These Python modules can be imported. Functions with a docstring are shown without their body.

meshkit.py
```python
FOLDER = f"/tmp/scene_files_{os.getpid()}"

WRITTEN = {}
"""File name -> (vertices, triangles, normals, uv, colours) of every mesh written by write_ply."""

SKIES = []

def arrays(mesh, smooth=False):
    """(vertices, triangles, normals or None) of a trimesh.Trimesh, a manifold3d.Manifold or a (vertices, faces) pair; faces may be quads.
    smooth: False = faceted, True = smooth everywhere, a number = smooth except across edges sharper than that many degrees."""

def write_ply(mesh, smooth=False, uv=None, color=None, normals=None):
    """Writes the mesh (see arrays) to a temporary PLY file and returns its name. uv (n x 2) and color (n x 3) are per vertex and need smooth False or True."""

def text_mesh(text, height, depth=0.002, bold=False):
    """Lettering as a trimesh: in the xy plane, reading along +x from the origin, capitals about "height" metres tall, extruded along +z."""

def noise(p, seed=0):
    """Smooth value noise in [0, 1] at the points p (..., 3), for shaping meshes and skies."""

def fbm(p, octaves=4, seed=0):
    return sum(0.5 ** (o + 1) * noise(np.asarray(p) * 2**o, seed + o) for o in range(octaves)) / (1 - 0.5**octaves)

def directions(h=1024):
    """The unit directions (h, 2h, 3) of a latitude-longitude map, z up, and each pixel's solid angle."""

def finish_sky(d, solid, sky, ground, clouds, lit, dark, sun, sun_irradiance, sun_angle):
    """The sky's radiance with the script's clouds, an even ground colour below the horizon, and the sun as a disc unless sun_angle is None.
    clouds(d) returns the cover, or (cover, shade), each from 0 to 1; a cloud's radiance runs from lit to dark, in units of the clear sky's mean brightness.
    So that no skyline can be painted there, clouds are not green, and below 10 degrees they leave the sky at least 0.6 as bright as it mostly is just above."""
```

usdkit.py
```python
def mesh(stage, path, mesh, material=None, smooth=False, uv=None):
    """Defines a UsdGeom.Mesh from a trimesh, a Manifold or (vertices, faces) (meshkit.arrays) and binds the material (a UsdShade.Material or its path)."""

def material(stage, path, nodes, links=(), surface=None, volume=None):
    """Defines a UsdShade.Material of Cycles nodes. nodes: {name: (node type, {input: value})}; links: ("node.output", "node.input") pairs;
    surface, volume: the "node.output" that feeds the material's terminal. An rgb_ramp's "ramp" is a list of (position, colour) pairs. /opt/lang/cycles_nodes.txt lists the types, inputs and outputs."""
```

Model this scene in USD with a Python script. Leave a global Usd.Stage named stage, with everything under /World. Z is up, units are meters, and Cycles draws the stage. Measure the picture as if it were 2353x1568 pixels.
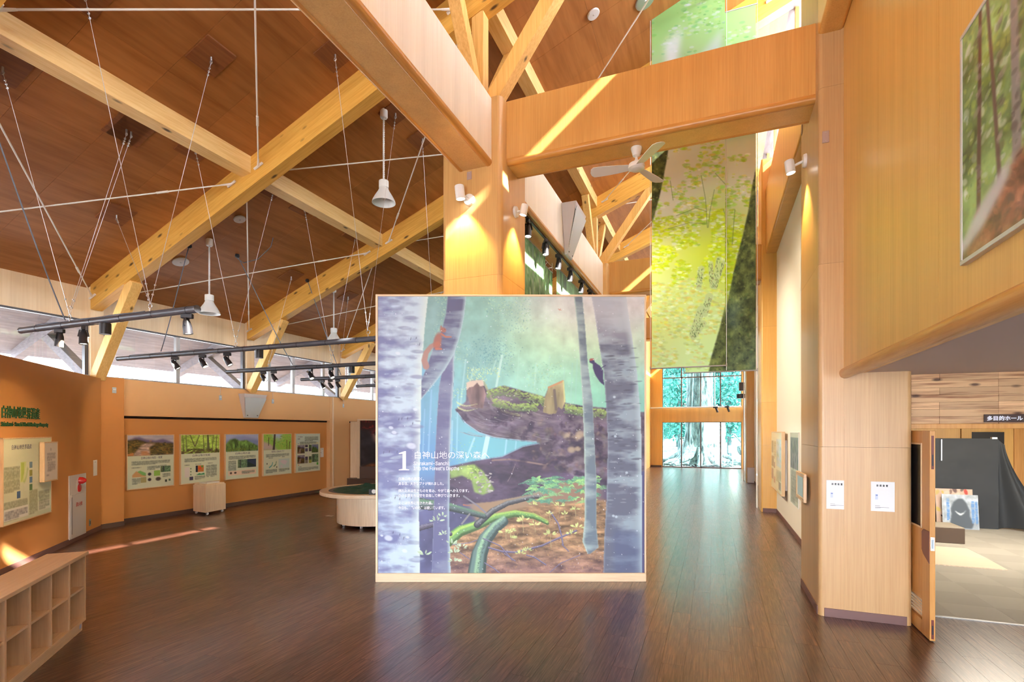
import sys, glob, math, random
import numpy as np, trimesh
from scipy import ndimage
from shapely.geometry import Polygon, box as sbox
from shapely import affinity, union_all, box as sboxes
from pxr import Usd, UsdGeom, UsdLux, UsdShade, Gf, Sdf, Vt
import usdkit
from meshkit import fbm as mfbm

stage = Usd.Stage.CreateInMemory()
UsdGeom.Xform.Define(stage, '/World'); UsdGeom.Scope.Define(stage, '/World/Looks')
V3 = lambda *a: np.array(a, float)

# ---------------------------------------------------------------- camera, daylight, exposure
TH = math.atan(463.5 / 1176.5)                       # the hall's long axis is +y; the camera is turned a little to the left of it
CD, CR = V3(-math.sin(TH), math.cos(TH), 0), V3(math.cos(TH), math.sin(TH), 0)
EYE = V3(0, 0, 1.9)
cam = UsdGeom.Camera.Define(stage, '/World/camera')
cam.AddTransformOp().Set(Gf.Matrix4d(*[float(x) for x in (*CR, 0, 0, 0, 1, 0, *(-CD), 0, *EYE, 1)]))
cam.CreateFocalLengthAttr(18.0); cam.CreateHorizontalApertureAttr(36.0); cam.CreateVerticalApertureAttr(36.0 * 1568 / 2353)
cam.CreateVerticalApertureOffsetAttr(36.0 * (989 - 784) / 2353)
cam.CreateClippingRangeAttr(Gf.Vec2f(0.05, 500)); cam.CreateFStopAttr(0.0)
cam.CreateExposureAttr(0.40)
sky = UsdLux.DomeLight.Define(stage, '/World/sky'); sky.CreateIntensityAttr(6.0); sky.CreateColorAttr(Gf.Vec3f(0.90, 0.98, 1.08))
SUN = V3(-1, 0.20, -0.787); SUN /= np.linalg.norm(SUN)
sun = UsdLux.DistantLight.Define(stage, '/World/sun'); sun.CreateAngleAttr(0.6); sun.CreateIntensityAttr(13.0); sun.CreateNormalizeAttr(True); sun.CreateColorAttr(Gf.Vec3f(1.0, 0.93, 0.82))
_z = -SUN; _x = np.cross([0, 0, 1.0], _z); _x /= np.linalg.norm(_x); _y = np.cross(_z, _x)
sun.AddTransformOp().Set(Gf.Matrix4d(*[float(q) for q in (*_x, 0, *_y, 0, *_z, 0, 0, 0, 0, 1)]))

# ---------------------------------------------------------------- helpers
_used = {}
def numbered(parent, name):
    n = _used.get((parent, name), 0); _used[(parent, name)] = n + 1
    return name if n == 0 else f'{name}_{n:03d}'

def data(p, label=None, cat=None, group=None, kind=None):
    for k, v in (('label', label), ('category', cat), ('group', group), ('kind', kind)):
        if v: p.SetCustomDataByKey(k, v)

def thing(name, label, cat, loc=(0, 0, 0), rz=0.0, group=None, kind=None, parent='/World', rx=0.0, ry=0.0):
    path = f'{parent}/{numbered(parent, name)}'
    x = UsdGeom.Xform.Define(stage, path)
    x.AddTranslateOp().Set(Gf.Vec3d(*[float(c) for c in loc]))
    if rz or rx or ry: x.AddRotateXYZOp().Set(Gf.Vec3f(rx, ry, rz))
    data(x.GetPrim(), label, cat, group, kind)
    return path

def obj(name, m, mat, parent='/World', smooth=False, label=None, cat=None, group=None, kind=None, col=None, tone=None):
    if isinstance(m, tuple):                         # pieces that stand apart: one part each
        return [obj(name, q, mat, parent, smooth, label, cat, group, kind, col, tone) for q in m][0]
    if isinstance(m, list): m = cat_mesh(m)
    path = f'{parent}/{numbered(parent, name)}'
    g = usdkit.mesh(stage, path, m, MATS[mat], smooth=smooth)
    pv = UsdGeom.PrimvarsAPI(g)
    if col is not None: pv.CreatePrimvar('col', Sdf.ValueTypeNames.Color3fArray, 'vertex').Set(Vt.Vec3fArray.FromNumpy(np.asarray(col, np.float32)))
    if tone is not None:
        n = len(g.GetPointsAttr().Get()); t = np.full(n, tone, np.float32) if np.ndim(tone) == 0 else np.asarray(tone, np.float32)
        pv.CreatePrimvar('tone', Sdf.ValueTypeNames.FloatArray, 'vertex').Set(Vt.FloatArray.FromNumpy(t))
    data(g.GetPrim(), label, cat, group, kind)
    return path

def dup(src, loc, label, group=None, rz=0.0, rx=0.0, ry=0.0):
    p = stage.GetPrimAtPath(src); was = p.GetCustomData(); name = src.split('/')[-1]
    import re
    name = re.sub(r'_\d{3}$', '', name)
    path = f'/World/{numbered("/World", name)}'
    x = UsdGeom.Xform.Define(stage, path); x.GetPrim().GetReferences().AddInternalReference(src)
    x.ClearXformOpOrder()
    x.GetPrim().SetInstanceable(True)
    m = Gf.Matrix4d(1).SetRotate(Gf.Rotation(Gf.Vec3d(1, 0, 0), rx) * Gf.Rotation(Gf.Vec3d(0, 1, 0), ry) * Gf.Rotation(Gf.Vec3d(0, 0, 1), rz))
    m.SetTranslateOnly(Gf.Vec3d(*[float(c) for c in loc]))
    x.AddTransformOp(opSuffix='place').Set(m)
    data(x.GetPrim(), label, was.get('category'), group or was.get('group'))
    return path

def cat_mesh(ms): return trimesh.util.concatenate([m if isinstance(m, trimesh.Trimesh) else trimesh.Trimesh(*m, process=False) for m in ms])
def fixed(m):
    if m.volume < 0: m.invert()
    return m
def bx(x0, x1, y0, y1, z0, z1, r=0.0):
    """A box between the limits, its edges chamfered by r."""
    lo, hi = V3(min(x0, x1), min(y0, y1), min(z0, z1)), V3(max(x0, x1), max(y0, y1), max(z0, z1))
    c, h = (lo + hi) / 2, (hi - lo) / 2
    if r <= 0:
        m = trimesh.creation.box(2 * h); m.apply_translation(c); return m
    r = min(r, h.min() * 0.95); P = []
    for s in np.array(np.meshgrid([-1, 1], [-1, 1], [-1, 1])).T.reshape(-1, 3):
        for k in range(3):
            q = s * (h - r); q[k] = s[k] * h[k]; P.append(q + c)
    return trimesh.Trimesh(np.array(P)).convex_hull
def prism(poly, axis, a, b):
    """A polygon swept along an axis from a to b. Polygon coordinates: (x,y) for 'z', (x,z) for 'y', (y,z) for 'x'."""
    m = trimesh.creation.extrude_polygon(poly if not isinstance(poly, (list, np.ndarray)) else Polygon(poly), abs(b - a), engine='earcut')
    v = m.vertices.copy(); v[:, 2] += min(a, b)
    m.vertices = {'z': v, 'y': v[:, [0, 2, 1]], 'x': v[:, [2, 0, 1]]}[axis]
    return fixed(m)
def rrect(x0, x1, y0, y1, r, q=5): return sbox(x0 + r, y0 + r, x1 - r, y1 - r).buffer(r, quad_segs=q)
def frame_to(p, q, up=(0, 0, 1)):
    d = np.subtract(q, p).astype(float); L = np.linalg.norm(d); d /= L
    u = np.cross(up, d)
    if np.linalg.norm(u) < 1e-6: u = np.cross((0, 1, 0), d)
    u /= np.linalg.norm(u); w = np.cross(d, u)
    T = np.eye(4); T[:3, 0], T[:3, 1], T[:3, 2], T[:3, 3] = u, w, d, p
    return T, L
def bar(p, q, w, h, r=0.0, up=(0, 0, 1)):
    """A bar from p to q, w wide and h high."""
    T, L = frame_to(p, q, up); m = bx(-w / 2, w / 2, -h / 2, h / 2, 0, L, r); m.apply_transform(T); return m
def rod(p, q, r, n=8, r2=None):
    T, L = frame_to(p, q); a = np.arange(n) * 2 * np.pi / n; r2 = r if r2 is None else r2
    c = np.stack([np.cos(a), np.sin(a)], 1)
    v = np.vstack([np.c_[c * r, np.zeros(n)], np.c_[c * r2, np.full(n, L)], [[0, 0, 0], [0, 0, L]]])
    i = np.arange(n); j = (i + 1) % n
    f = np.vstack([np.c_[i, j, j + n], np.c_[i, j + n, i + n], np.c_[j, i, np.full(n, 2 * n)], np.c_[i + n, j + n, np.full(n, 2 * n + 1)]])
    m = trimesh.Trimesh(v, f, process=False); m.apply_transform(T); return m
def tube(pts, r, n=6):
    pts = np.asarray(pts, float); t = np.gradient(pts, axis=0); t /= np.linalg.norm(t, axis=1, keepdims=True) + 1e-12
    ref = V3(0, 0, 1) if abs(t[:, 2]).mean() < 0.8 else V3(1, 0, 0)
    a = np.cross(t, ref); a /= np.linalg.norm(a, axis=1, keepdims=True) + 1e-12; b = np.cross(t, a)
    g = np.arange(n) * 2 * np.pi / n; r = np.broadcast_to(r, len(pts))
    v = (pts[:, None] + r[:, None, None] * (np.cos(g)[None, :, None] * a[:, None] + np.sin(g)[None, :, None] * b[:, None])).reshape(-1, 3)
    k = len(pts); f = []
    for i in range(k - 1):
        for j in range(n):
            p, q = i * n + j, i * n + (j + 1) % n; f += [[p, q, q + n], [p, q + n, p + n]]
    v = np.vstack([v, pts[0], pts[-1]])
    for j in range(n): f += [[(j + 1) % n, j, k * n], [(k - 1) * n + j, (k - 1) * n + (j + 1) % n, k * n + 1]]
    return fixed(trimesh.Trimesh(v, f, process=False))
def lathe(prof, n=24):
    """Surface of revolution about z of (radius, z) points, closed when the profile starts and ends on the axis."""
    return fixed(trimesh.creation.revolve(np.array(prof, float), sections=n))
def tr(m, loc=(0, 0, 0), rx=0, ry=0, rz=0):
    R = trimesh.transformations.euler_matrix(math.radians(rx), math.radians(ry), math.radians(rz)); m = m.copy(); m.apply_transform(R); m.apply_translation(loc); return m

FONT_JP = glob.glob('/opt/blender-*/*/datafiles/fonts/Noto Sans CJK Regular.woff2')[0]
FONT_EN = glob.glob('/opt/blender-*/*/datafiles/fonts/Inter.woff2')[0]
def letters(text, height, depth=0.002, bold=0, jp=True, res=96, tol=0.7, spacing=0.0, sx=1.0):
    """Lettering as one trimesh per character, reading along +x from the origin in the xz plane, facing -y, capitals 'height' tall."""
    from PIL import Image, ImageDraw, ImageFont
    font = ImageFont.truetype(FONT_JP if jp else FONT_EN, res); out = []; x = 0.0; s = height / (res * 0.73)
    for ch in text:
        adv = font.getlength(ch)
        if ch not in ' 　':
            x0, y0, x1, y1 = font.getbbox(ch, anchor='ls', stroke_width=2 * bold)
            im = Image.new('L', (int(x1 - x0) + 8, int(y1 - y0) + 8)); ImageDraw.Draw(im).text((4 - x0, 4 - y0), ch, 255, font, anchor='ls', stroke_width=bold)
            on = np.pad(np.asarray(im) > 127, ((0, 0), (1, 1))).astype(np.int8)
            rows, st = np.nonzero(np.diff(on, axis=1) == 1); en = np.nonzero(np.diff(on, axis=1) == -1)[1]
            shape = union_all(sboxes(st, -rows - 1, en, -rows)).buffer(0.6).buffer(-0.6).simplify(tol)
            shape = affinity.affine_transform(shape, [s * sx, 0, 0, s, (x + x0 - 4) * s * sx, (4 - y0) * s])
            ms = [prism(g, 'y', -depth, 0) for g in getattr(shape, 'geoms', [shape]) if g.area > 0]
            if ms: out.append(cat_mesh(ms))
        x += adv + spacing * res
    return out, x * s * sx

# ---------------------------------------------------------------- materials
MATS = {}
def lin(*c):
    c = np.asarray(c[0] if len(c) == 1 else c, float) / 255.0
    return np.where(c <= 0.04045, c / 12.92, ((c + 0.055) / 1.055) ** 2.4)
def material(name, nodes, links, surface='p.BSDF'): MATS[name] = usdkit.material(stage, f'/World/Looks/{name}', nodes, links, surface=surface)
def plain(name, col, rough=0.5, metal=0.0, spec=0.5, emit=None, strength=0.0, **kw):
    d = {'base_color': tuple(col), 'roughness': rough, 'metallic': metal, 'specular_ior_level': spec, **kw}
    if emit is not None: d |= {'emission_color': tuple(emit), 'emission_strength': strength}
    material(name, {'p': ('principled_bsdf', d)}, [])
def wood(name, dark, light, axis, fine=60.0, rough=0.45, knots=0.0, knot_col=(0.05, 0.02, 0.008), coat=0.0, var=0.25, seam=0.0, spec=0.5, local=False, long=0.05, slope=0.0, lo=0.25, hi=0.62):
    """Timber with its grain along an axis; knots > 0 scatters dark oval knots; every piece takes a little of its own tone from object_info."""
    s = [fine, fine, fine]; s['xyz'.index(axis)] = fine * long
    ks = [6.2, 6.2, 6.2]; ks['xyz'.index(axis)] = 2.4
    src = 't.object' if local else 'g.position'
    src0, src = src, ('rot.vector' if slope else src)
    N = {'g': ('geometry', {}), 't': ('texture_coordinate', {}), 'm': ('mapping', {'scale': tuple(s)}), 'n': ('noise_texture', {'scale': 1.0, 'detail': 3.0, 'roughness': 0.6}),
         'm2': ('mapping', {'scale': tuple(np.array(s) * 0.09)}), 'n2': ('noise_texture', {'scale': 1.0, 'detail': 1.0}),
         'r': ('rgb_ramp', {'ramp': [(lo, tuple(dark)), (hi, tuple(light))]}),
         'o': ('object_info', {}), 'mr': ('map_range', {'from_min': 0.0, 'from_max': 1.0, 'to_min': 1 - var * 0.5, 'to_max': 1 + var * 0.3}),
         'mr2': ('map_range', {'from_min': 0.3, 'from_max': 0.7, 'to_min': 1 - var * 0.6, 'to_max': 1 + var * 0.3}),
         'x': ('mix', {'mix_type': 'multiply', 'fac': 1.0}), 'x2': ('mix', {'mix_type': 'multiply', 'fac': 1.0}),
         'p': ('principled_bsdf', {'roughness': rough, 'coat_weight': coat, 'coat_roughness': 0.15, 'specular_ior_level': spec})}
    L = [(src, 'm.vector'), (src, 'm2.vector'), ('m.vector', 'n.vector'), ('m2.vector', 'n2.vector'), ('n.fac', 'r.fac'), ('o.random', 'mr.value'), ('n2.fac', 'mr2.value'),
         ('r.color', 'x.color1'), ('mr.result', 'x.color2'), ('x.color', 'x2.color1'), ('mr2.result', 'x2.color2')]
    if slope: N['rot'] = ('mapping', {'rotation': (0.0, slope, 0.0)}); L.append((src0, 'rot.vector'))
    last = 'x2.color'
    if knots > 0:
        N |= {'km': ('mapping', {'scale': tuple(ks)}), 'k': ('voronoi_texture', {'scale': knots}), 'kr': ('map_range', {'from_min': 0.08, 'from_max': 0.20, 'to_min': 0.9, 'to_max': 0.0, 'clamp': True}),
              'ks': ('separate_color', {}), 'kg': ('math', {'math_type': 'greater_than', 'value2': 0.45}), 'kx': ('math', {'math_type': 'multiply'}), 'km2': ('mix', {'mix_type': 'mix', 'color2': tuple(knot_col)})}
        L += [(src, 'km.vector'), ('km.vector', 'k.vector'), ('k.distance', 'kr.value'), ('k.color', 'ks.color'), ('ks.r', 'kg.value1'), ('kr.result', 'kx.value1'), ('kg.value', 'kx.value2'), ('kx.value', 'km2.fac'), (last, 'km2.color1')]
        last = 'km2.color'
    L.append((last, 'p.base_color'))
    material(name, N, L)

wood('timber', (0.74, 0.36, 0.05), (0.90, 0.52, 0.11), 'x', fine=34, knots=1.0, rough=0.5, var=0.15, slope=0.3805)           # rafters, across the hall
wood('timber_long', (0.78, 0.47, 0.15), (0.90, 0.62, 0.26), 'y', fine=40, knots=1.0, rough=0.5, var=0.15)       # purlins, along the hall
wood('timber_up', (0.76, 0.42, 0.10), (0.90, 0.57, 0.19), 'z', fine=40, knots=0.9, rough=0.5, var=0.15)         # struts and braces
wood('veneer', (0.60, 0.335, 0.115), (0.69, 0.415, 0.155), 'z', fine=70, rough=0.32, var=0.12, long=0.02)         # pillars, beams and wall panels
wood('veneer_warm', (0.68, 0.36, 0.085), (0.76, 0.43, 0.12), 'z', fine=70, rough=0.32, var=0.12, long=0.02)
wood('veneer_eaves', (0.80, 0.60, 0.36), (0.88, 0.70, 0.46), 'z', fine=30, rough=0.4, var=0.16, long=0.02)
wood('veneer_daylit', (0.79, 0.725, 0.61), (0.87, 0.81, 0.70), 'z', fine=70, rough=0.4, var=0.10, long=0.02)  # same veneer as the columns, whitened by daylight painted into it
wood('veneer_pillar', (0.51, 0.295, 0.125), (0.585, 0.36, 0.165), 'z', fine=70, rough=0.35, var=0.10, long=0.02)
wood('veneer_beam', (0.60, 0.30, 0.08), (0.69, 0.375, 0.115), 'z', fine=70, rough=0.32, var=0.12, long=0.02)
wood('veneer_roll', (0.52, 0.22, 0.045), (0.64, 0.32, 0.08), 'y', fine=50, rough=0.3, var=0.1)                 # rounded solid edges
wood('veneer_roll_x', (0.52, 0.22, 0.045), (0.64, 0.32, 0.08), 'x', fine=50, rough=0.3, var=0.1)
wood('veneer_roll_z', (0.60, 0.30, 0.07), (0.72, 0.40, 0.12), 'z', fine=50, rough=0.3, var=0.1)
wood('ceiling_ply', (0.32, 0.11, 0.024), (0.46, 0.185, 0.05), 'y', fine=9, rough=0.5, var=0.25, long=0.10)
wood('pad_ply', (0.20, 0.06, 0.02), (0.28, 0.10, 0.03), 'y', fine=30, rough=0.6, var=0.15)
wood('light_ply', (0.74, 0.55, 0.34), (0.84, 0.66, 0.44), 'x', fine=45, rough=0.45, var=0.12, local=True)
wood('light_ply_z', (0.72, 0.53, 0.34), (0.82, 0.64, 0.44), 'z', fine=45, rough=0.45, var=0.12, local=True)
wood('frame_wood', (0.66, 0.44, 0.24), (0.76, 0.54, 0.32), 'z', fine=60, rough=0.4, var=0.1, local=True)
wood('door_wood', (0.56, 0.24, 0.05), (0.66, 0.32, 0.085), 'z', fine=50, rough=0.35, var=0.1)
wood('knotty', (0.25, 0.085, 0.028), (0.68, 0.42, 0.215), 'x', fine=30, rough=0.55, knots=1.5, knot_col=(0.06, 0.018, 0.008), var=0.5, long=0.05, lo=0.30, hi=0.52)
plain('wall_cloth', (0.62, 0.285, 0.095), 0.85, spec=0.2)
plain('cream_wall', (0.84, 0.79, 0.68), 0.8)
plain('soffit_paint', (0.60, 0.50, 0.47), 0.8)
plain('base_vinyl', (0.17, 0.085, 0.075), 0.5)
plain('base_dark', (0.11, 0.07, 0.06), 0.5)
plain('dark_gap', (0.02, 0.01, 0.006), 0.9)
plain('slab', (0.03, 0.02, 0.016), 0.9)
plain('alu', (0.42, 0.42, 0.43), 0.4, metal=0.6)
plain('mullion_grey', (0.16, 0.13, 0.14), 0.45)
plain('alu_dark', (0.10, 0.10, 0.11), 0.45, metal=0.4)
plain('white_paint', (0.80, 0.80, 0.79), 0.35)
plain('rod_white', (0.78, 0.74, 0.68), 0.45)
plain('steel', (0.55, 0.56, 0.58), 0.35, metal=0.9)
plain('wire', (0.62, 0.62, 0.64), 0.4, metal=0.5)
plain('black_paint', (0.022, 0.022, 0.028), 0.38)
plain('rail_grey', (0.07, 0.075, 0.09), 0.4)
plain('cable', (0.12, 0.14, 0.18), 0.5)
plain('lamp_on', (1, 1, 1), 0.5, emit=(1.0, 0.86, 0.62), strength=9.0)
plain('lamp_white', (1, 1, 1), 0.5, emit=(1.0, 0.95, 0.86), strength=7.0)
plain('grey_board', (0.52, 0.57, 0.60), 0.5)
plain('grey_side', (0.55, 0.52, 0.53), 0.6)
plain('plate_grey', (0.42, 0.30, 0.27), 0.45)
plain('plate_blue', (0.42, 0.50, 0.56), 0.5)
plain('paper', (0.78, 0.78, 0.77), 0.7)
plain('ink', (0.03, 0.03, 0.035), 0.6)
plain('ink_grey', (0.22, 0.22, 0.25), 0.7)
plain('ink_red', (0.50, 0.08, 0.08), 0.6)
plain('ink_blue', (0.18, 0.24, 0.48), 0.6)
plain('pale_blue', (0.55, 0.62, 0.80), 0.6)
plain('letter_green', (0.012, 0.10, 0.035), 0.4)
plain('text_white', (0.80, 0.82, 0.90), 0.6)
plain('outside_concrete', (0.33, 0.33, 0.33), 0.9)
plain('wall_cloth_daylit', (0.74, 0.44, 0.21), 0.8, spec=0.2)  # the wall cloth again, daylight painted in as a lighter colour
material('glass', {'t': ('transparent_bsdf', {'color': (0.97, 0.985, 0.985)}), 'g': ('glossy_bsdf', {'color': (1, 1, 1), 'roughness': 0.0}), 'w': ('layer_weight', {'blend': 0.5}), 'f': ('math', {'math_type': 'power', 'value2': 5.0}), 'h': ('math', {'math_type': 'multiply_add', 'value2': 0.5, 'value3': 0.03}), 'x': ('mix_closure', {})},
         [('w.facing', 'f.value1'), ('f.value', 'h.value1'), ('h.value', 'x.fac'), ('t.BSDF', 'x.closure1'), ('g.BSDF', 'x.closure2')], 'x.closure')
def printed(name, rough=0.45, trans=0.0, gain=1.0):
    N = {'a': ('attribute', {'attribute': 'col'}), 'p': ('principled_bsdf', {'roughness': rough, 'specular_ior_level': 0.35})}
    L = [('a.color', 'p.base_color')]
    if trans:
        N |= {'t': ('translucent_bsdf', {}), 'x': ('mix_closure', {'fac': trans})}
        material(name, N, L + [('a.color', 't.color'), ('p.BSDF', 'x.closure1'), ('t.BSDF', 'x.closure2')], 'x.closure')
    else: material(name, N, L)
printed('print_matt', 0.5); printed('print_gloss', 0.18); printed('fabric_print', 0.7, trans=0.3)
# floor planks: dark vinyl wood, streaked along the hall, each plank with a tone of its own
material('plank', {'g': ('geometry', {}), 'm': ('mapping', {'scale': (70.0, 3.0, 1.0)}), 'n': ('noise_texture', {'scale': 1.0, 'detail': 5.0, 'roughness': 0.65, 'distortion': 0.6}),
         'a': ('attribute', {'attribute': 'tone'}), 'o': ('vector_math', {'math_type': 'scale', 'vector1': (0, 13.0, 0)}), 'ad': ('vector_math', {'math_type': 'add'}),
         'r': ('rgb_ramp', {'ramp': [(0.28, (0.030, 0.012, 0.010)), (0.5, (0.080, 0.031, 0.021)), (0.72, (0.18, 0.070, 0.041))]}),
         'mr': ('map_range', {'to_min': 0.72, 'to_max': 1.2}), 'x': ('mix', {'mix_type': 'multiply', 'fac': 1.0}),
         'rr': ('map_range', {'to_min': 0.22, 'to_max': 0.36}), 'p': ('principled_bsdf', {'specular_ior_level': 0.7, 'coat_weight': 0.5, 'coat_roughness': 0.22})},
         [('a.fac', 'o.scale'), ('o.vector', 'ad.vector2'), ('g.position', 'ad.vector1'), ('ad.vector', 'm.vector'), ('m.vector', 'n.vector'), ('n.fac', 'r.fac'), ('a.fac', 'mr.value'), ('r.color', 'x.color1'), ('mr.result', 'x.color2'),
          ('x.color', 'p.base_color'), ('n.fac', 'rr.value'), ('rr.result', 'p.roughness')])
material('eave_board', {'g': ('geometry', {}), 'm': ('mapping', {'scale': (3.0, 0.6, 9.0)}), 'n': ('noise_texture', {'scale': 3.0, 'detail': 4.0}), 'r': ('rgb_ramp', {'ramp': [(0.3, (0.13, 0.122, 0.145)), (0.7, (0.20, 0.19, 0.215))]}), 'p': ('principled_bsdf', {'roughness': 0.8})},
         [('g.position', 'm.vector'), ('m.vector', 'n.vector'), ('n.fac', 'r.fac'), ('r.color', 'p.base_color')])

# ---------------------------------------------------------------- the setting
rng = np.random.default_rng(7)
roof = lambda x: 4.65 + 0.4 * (x + 11.0)
Y0, Y1, XL, XR = -7.0, 27.4, -11.2, 1.35
RAFT = [2.6 + 3.5 * k for k in range(-2, 8)]           # rafter front faces along y
S = 'structure'

# floor: planks 18 cm wide in broken joint; the 300 that show largest are parts of their own, the others one part
fl = thing('floor', 'dark brown wood plank floor running the length of the hall', 'floor', kind=S)
obj('slab', bx(-14, 7, Y0, Y1, -0.2, -0.005), 'slab', fl)
planks = []
W_, L_ = 0.18, 1.26
for i in range(int((6.2 - XL) / W_) + 1):
    x0 = XL + i * W_; off = (0, 0.42, 0.84, 0.21, 0.63)[i % 5]
    if x0 > 1.3 and x0 > 6.1: continue
    y = Y0 - off
    while y < Y1:
        ya, yb = max(y, Y0), min(y + L_, Y1 if x0 < 1.3 else 6.44)
        if yb - ya > 0.02 and x0 < 6.0: planks.append((x0, ya, min(x0 + W_, 6.1), yb))
        y += L_
def seen_size(p):
    q = V3((p[0] + p[2]) / 2, (p[1] + p[3]) / 2, 0) - EYE; d = q @ CD
    if d < 1.5: return 0
    px, py = 1176.5 + 1176.5 * (q @ CR) / d, 989 + 1176.5 * 1.9 / d
    if not (-60 < px < 2413 and py < 1640): return 0
    if 880 < px < 1470 and py < 1330: return 0
    return 1 / d ** 2
order = sorted(range(len(planks)), key=lambda k: -seen_size(planks[k]))
tones = rng.random(len(planks)); G = 0.0008
rest, rt = [], []
for n, k in enumerate(order):
    x0, ya, x1, yb = planks[k]; m = bx(x0 + G, x1 - G, ya + G, yb - G, -0.005, 0.0)
    if n < 300: obj('plank', m, 'plank', fl, tone=tones[k])
    else: rest.append(m); rt.append(np.full(8, tones[k]))
p = obj('planks', cat_mesh(rest), 'plank', fl, tone=np.concatenate(rt)); data(stage.GetPrimAtPath(p), kind='stuff')

# ceiling: plywood sheets lying on the rafters, following the single slope
ce = thing('ceiling', 'sloping ceiling of brown plywood sheets over the rafters', 'ceiling', kind=S)
def slab_on_slope(x0, x1, y0, y1, t, lift=0.0):
    a, b = roof(x0) + lift, roof(x1) + lift
    v = [[x, y, z + k * t] for (x, z) in ((x0, a), (x1, b)) for y in (y0, y1) for k in (0, 1)]
    return trimesh.Trimesh(v).convex_hull
xs = np.linspace(-11.1, 1.3, 9)
for r in RAFT[:-1]:
    for j in range(4):
        for i in range(8):
            if r < -1: continue
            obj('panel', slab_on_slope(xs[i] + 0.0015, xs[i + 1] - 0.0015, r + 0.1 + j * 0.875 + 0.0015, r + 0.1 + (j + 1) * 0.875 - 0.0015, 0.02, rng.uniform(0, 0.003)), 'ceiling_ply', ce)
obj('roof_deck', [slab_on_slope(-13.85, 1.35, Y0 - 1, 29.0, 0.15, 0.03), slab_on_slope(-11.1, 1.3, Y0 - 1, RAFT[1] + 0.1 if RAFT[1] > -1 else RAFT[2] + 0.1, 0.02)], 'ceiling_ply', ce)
pts = [[1.25, roof(1.3)], [1.25, roof(1.3) + 0.2], [2.55, roof(1.3) - 0.20], [2.55, roof(1.3) - 0.37]]
obj('roof_overhang', prism(pts, 'y', Y0 - 1, 29.0), 'eave_board', ce)  # unseen overhang, shaped so only a thin band of sun gets in
obj('eave_soffit', slab_on_slope(-13.85, -11.12, Y0, 29, 0.02, 0.0), 'eave_board', ce)

# left wall: cloth panelling below, a proud band above a shadow gap, clerestory, eaves band
wl = thing('wall_left', 'long orange panelled wall on the left below the clerestory windows', 'wall', kind=S)
obj('core', bx(-11.45, -11.2, Y0, Y1, 0, 2.93), 'wall_cloth', wl)
for a, b in ((6.685, 12.70), (13.62, 19.7), (20.6, 26.7)):
    obj('upper_band', bx(-11.25, -11.08, a, b, 2.19, 2.93, 0.004), 'wall_cloth_daylit', wl)
    obj('shadow_gap', bx(-11.21, -11.19, a, b, 2.14, 2.19), 'dark_gap', wl)
for a, b in ((Y0, 6.66), (12.70, 13.62), (19.7, 20.6), (26.7, Y1)):
    obj('bay_end', bx(-11.25, -11.07, a, b, 0, 2.93, 0.006), 'wall_cloth_daylit', wl)
for y in (6.665, 12.83):
    obj('corner_strip', bx(-11.1, -11.045, y - 0.03, y + 0.03, 0, 2.93, 0.01), 'light_ply_z', wl)
for k in range(18):
    y = Y0 + k * 1.95
    obj('eaves_panel', bx(-11.22, -11.10, y + 0.001, y + 1.95 - 0.001, 4.0, 4.72), 'veneer_eaves', wl)
obj('sill', bx(-11.4, -11.08, Y0, Y1, 2.93, 2.955, 0.004), 'alu', wl)
for r in RAFT:
    obj('window_post', bx(-11.20, -11.02, r + 0.02, r + 0.25, 2.95, 4.64, 0.006), 'veneer_eaves', wl)
n = 1
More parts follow.
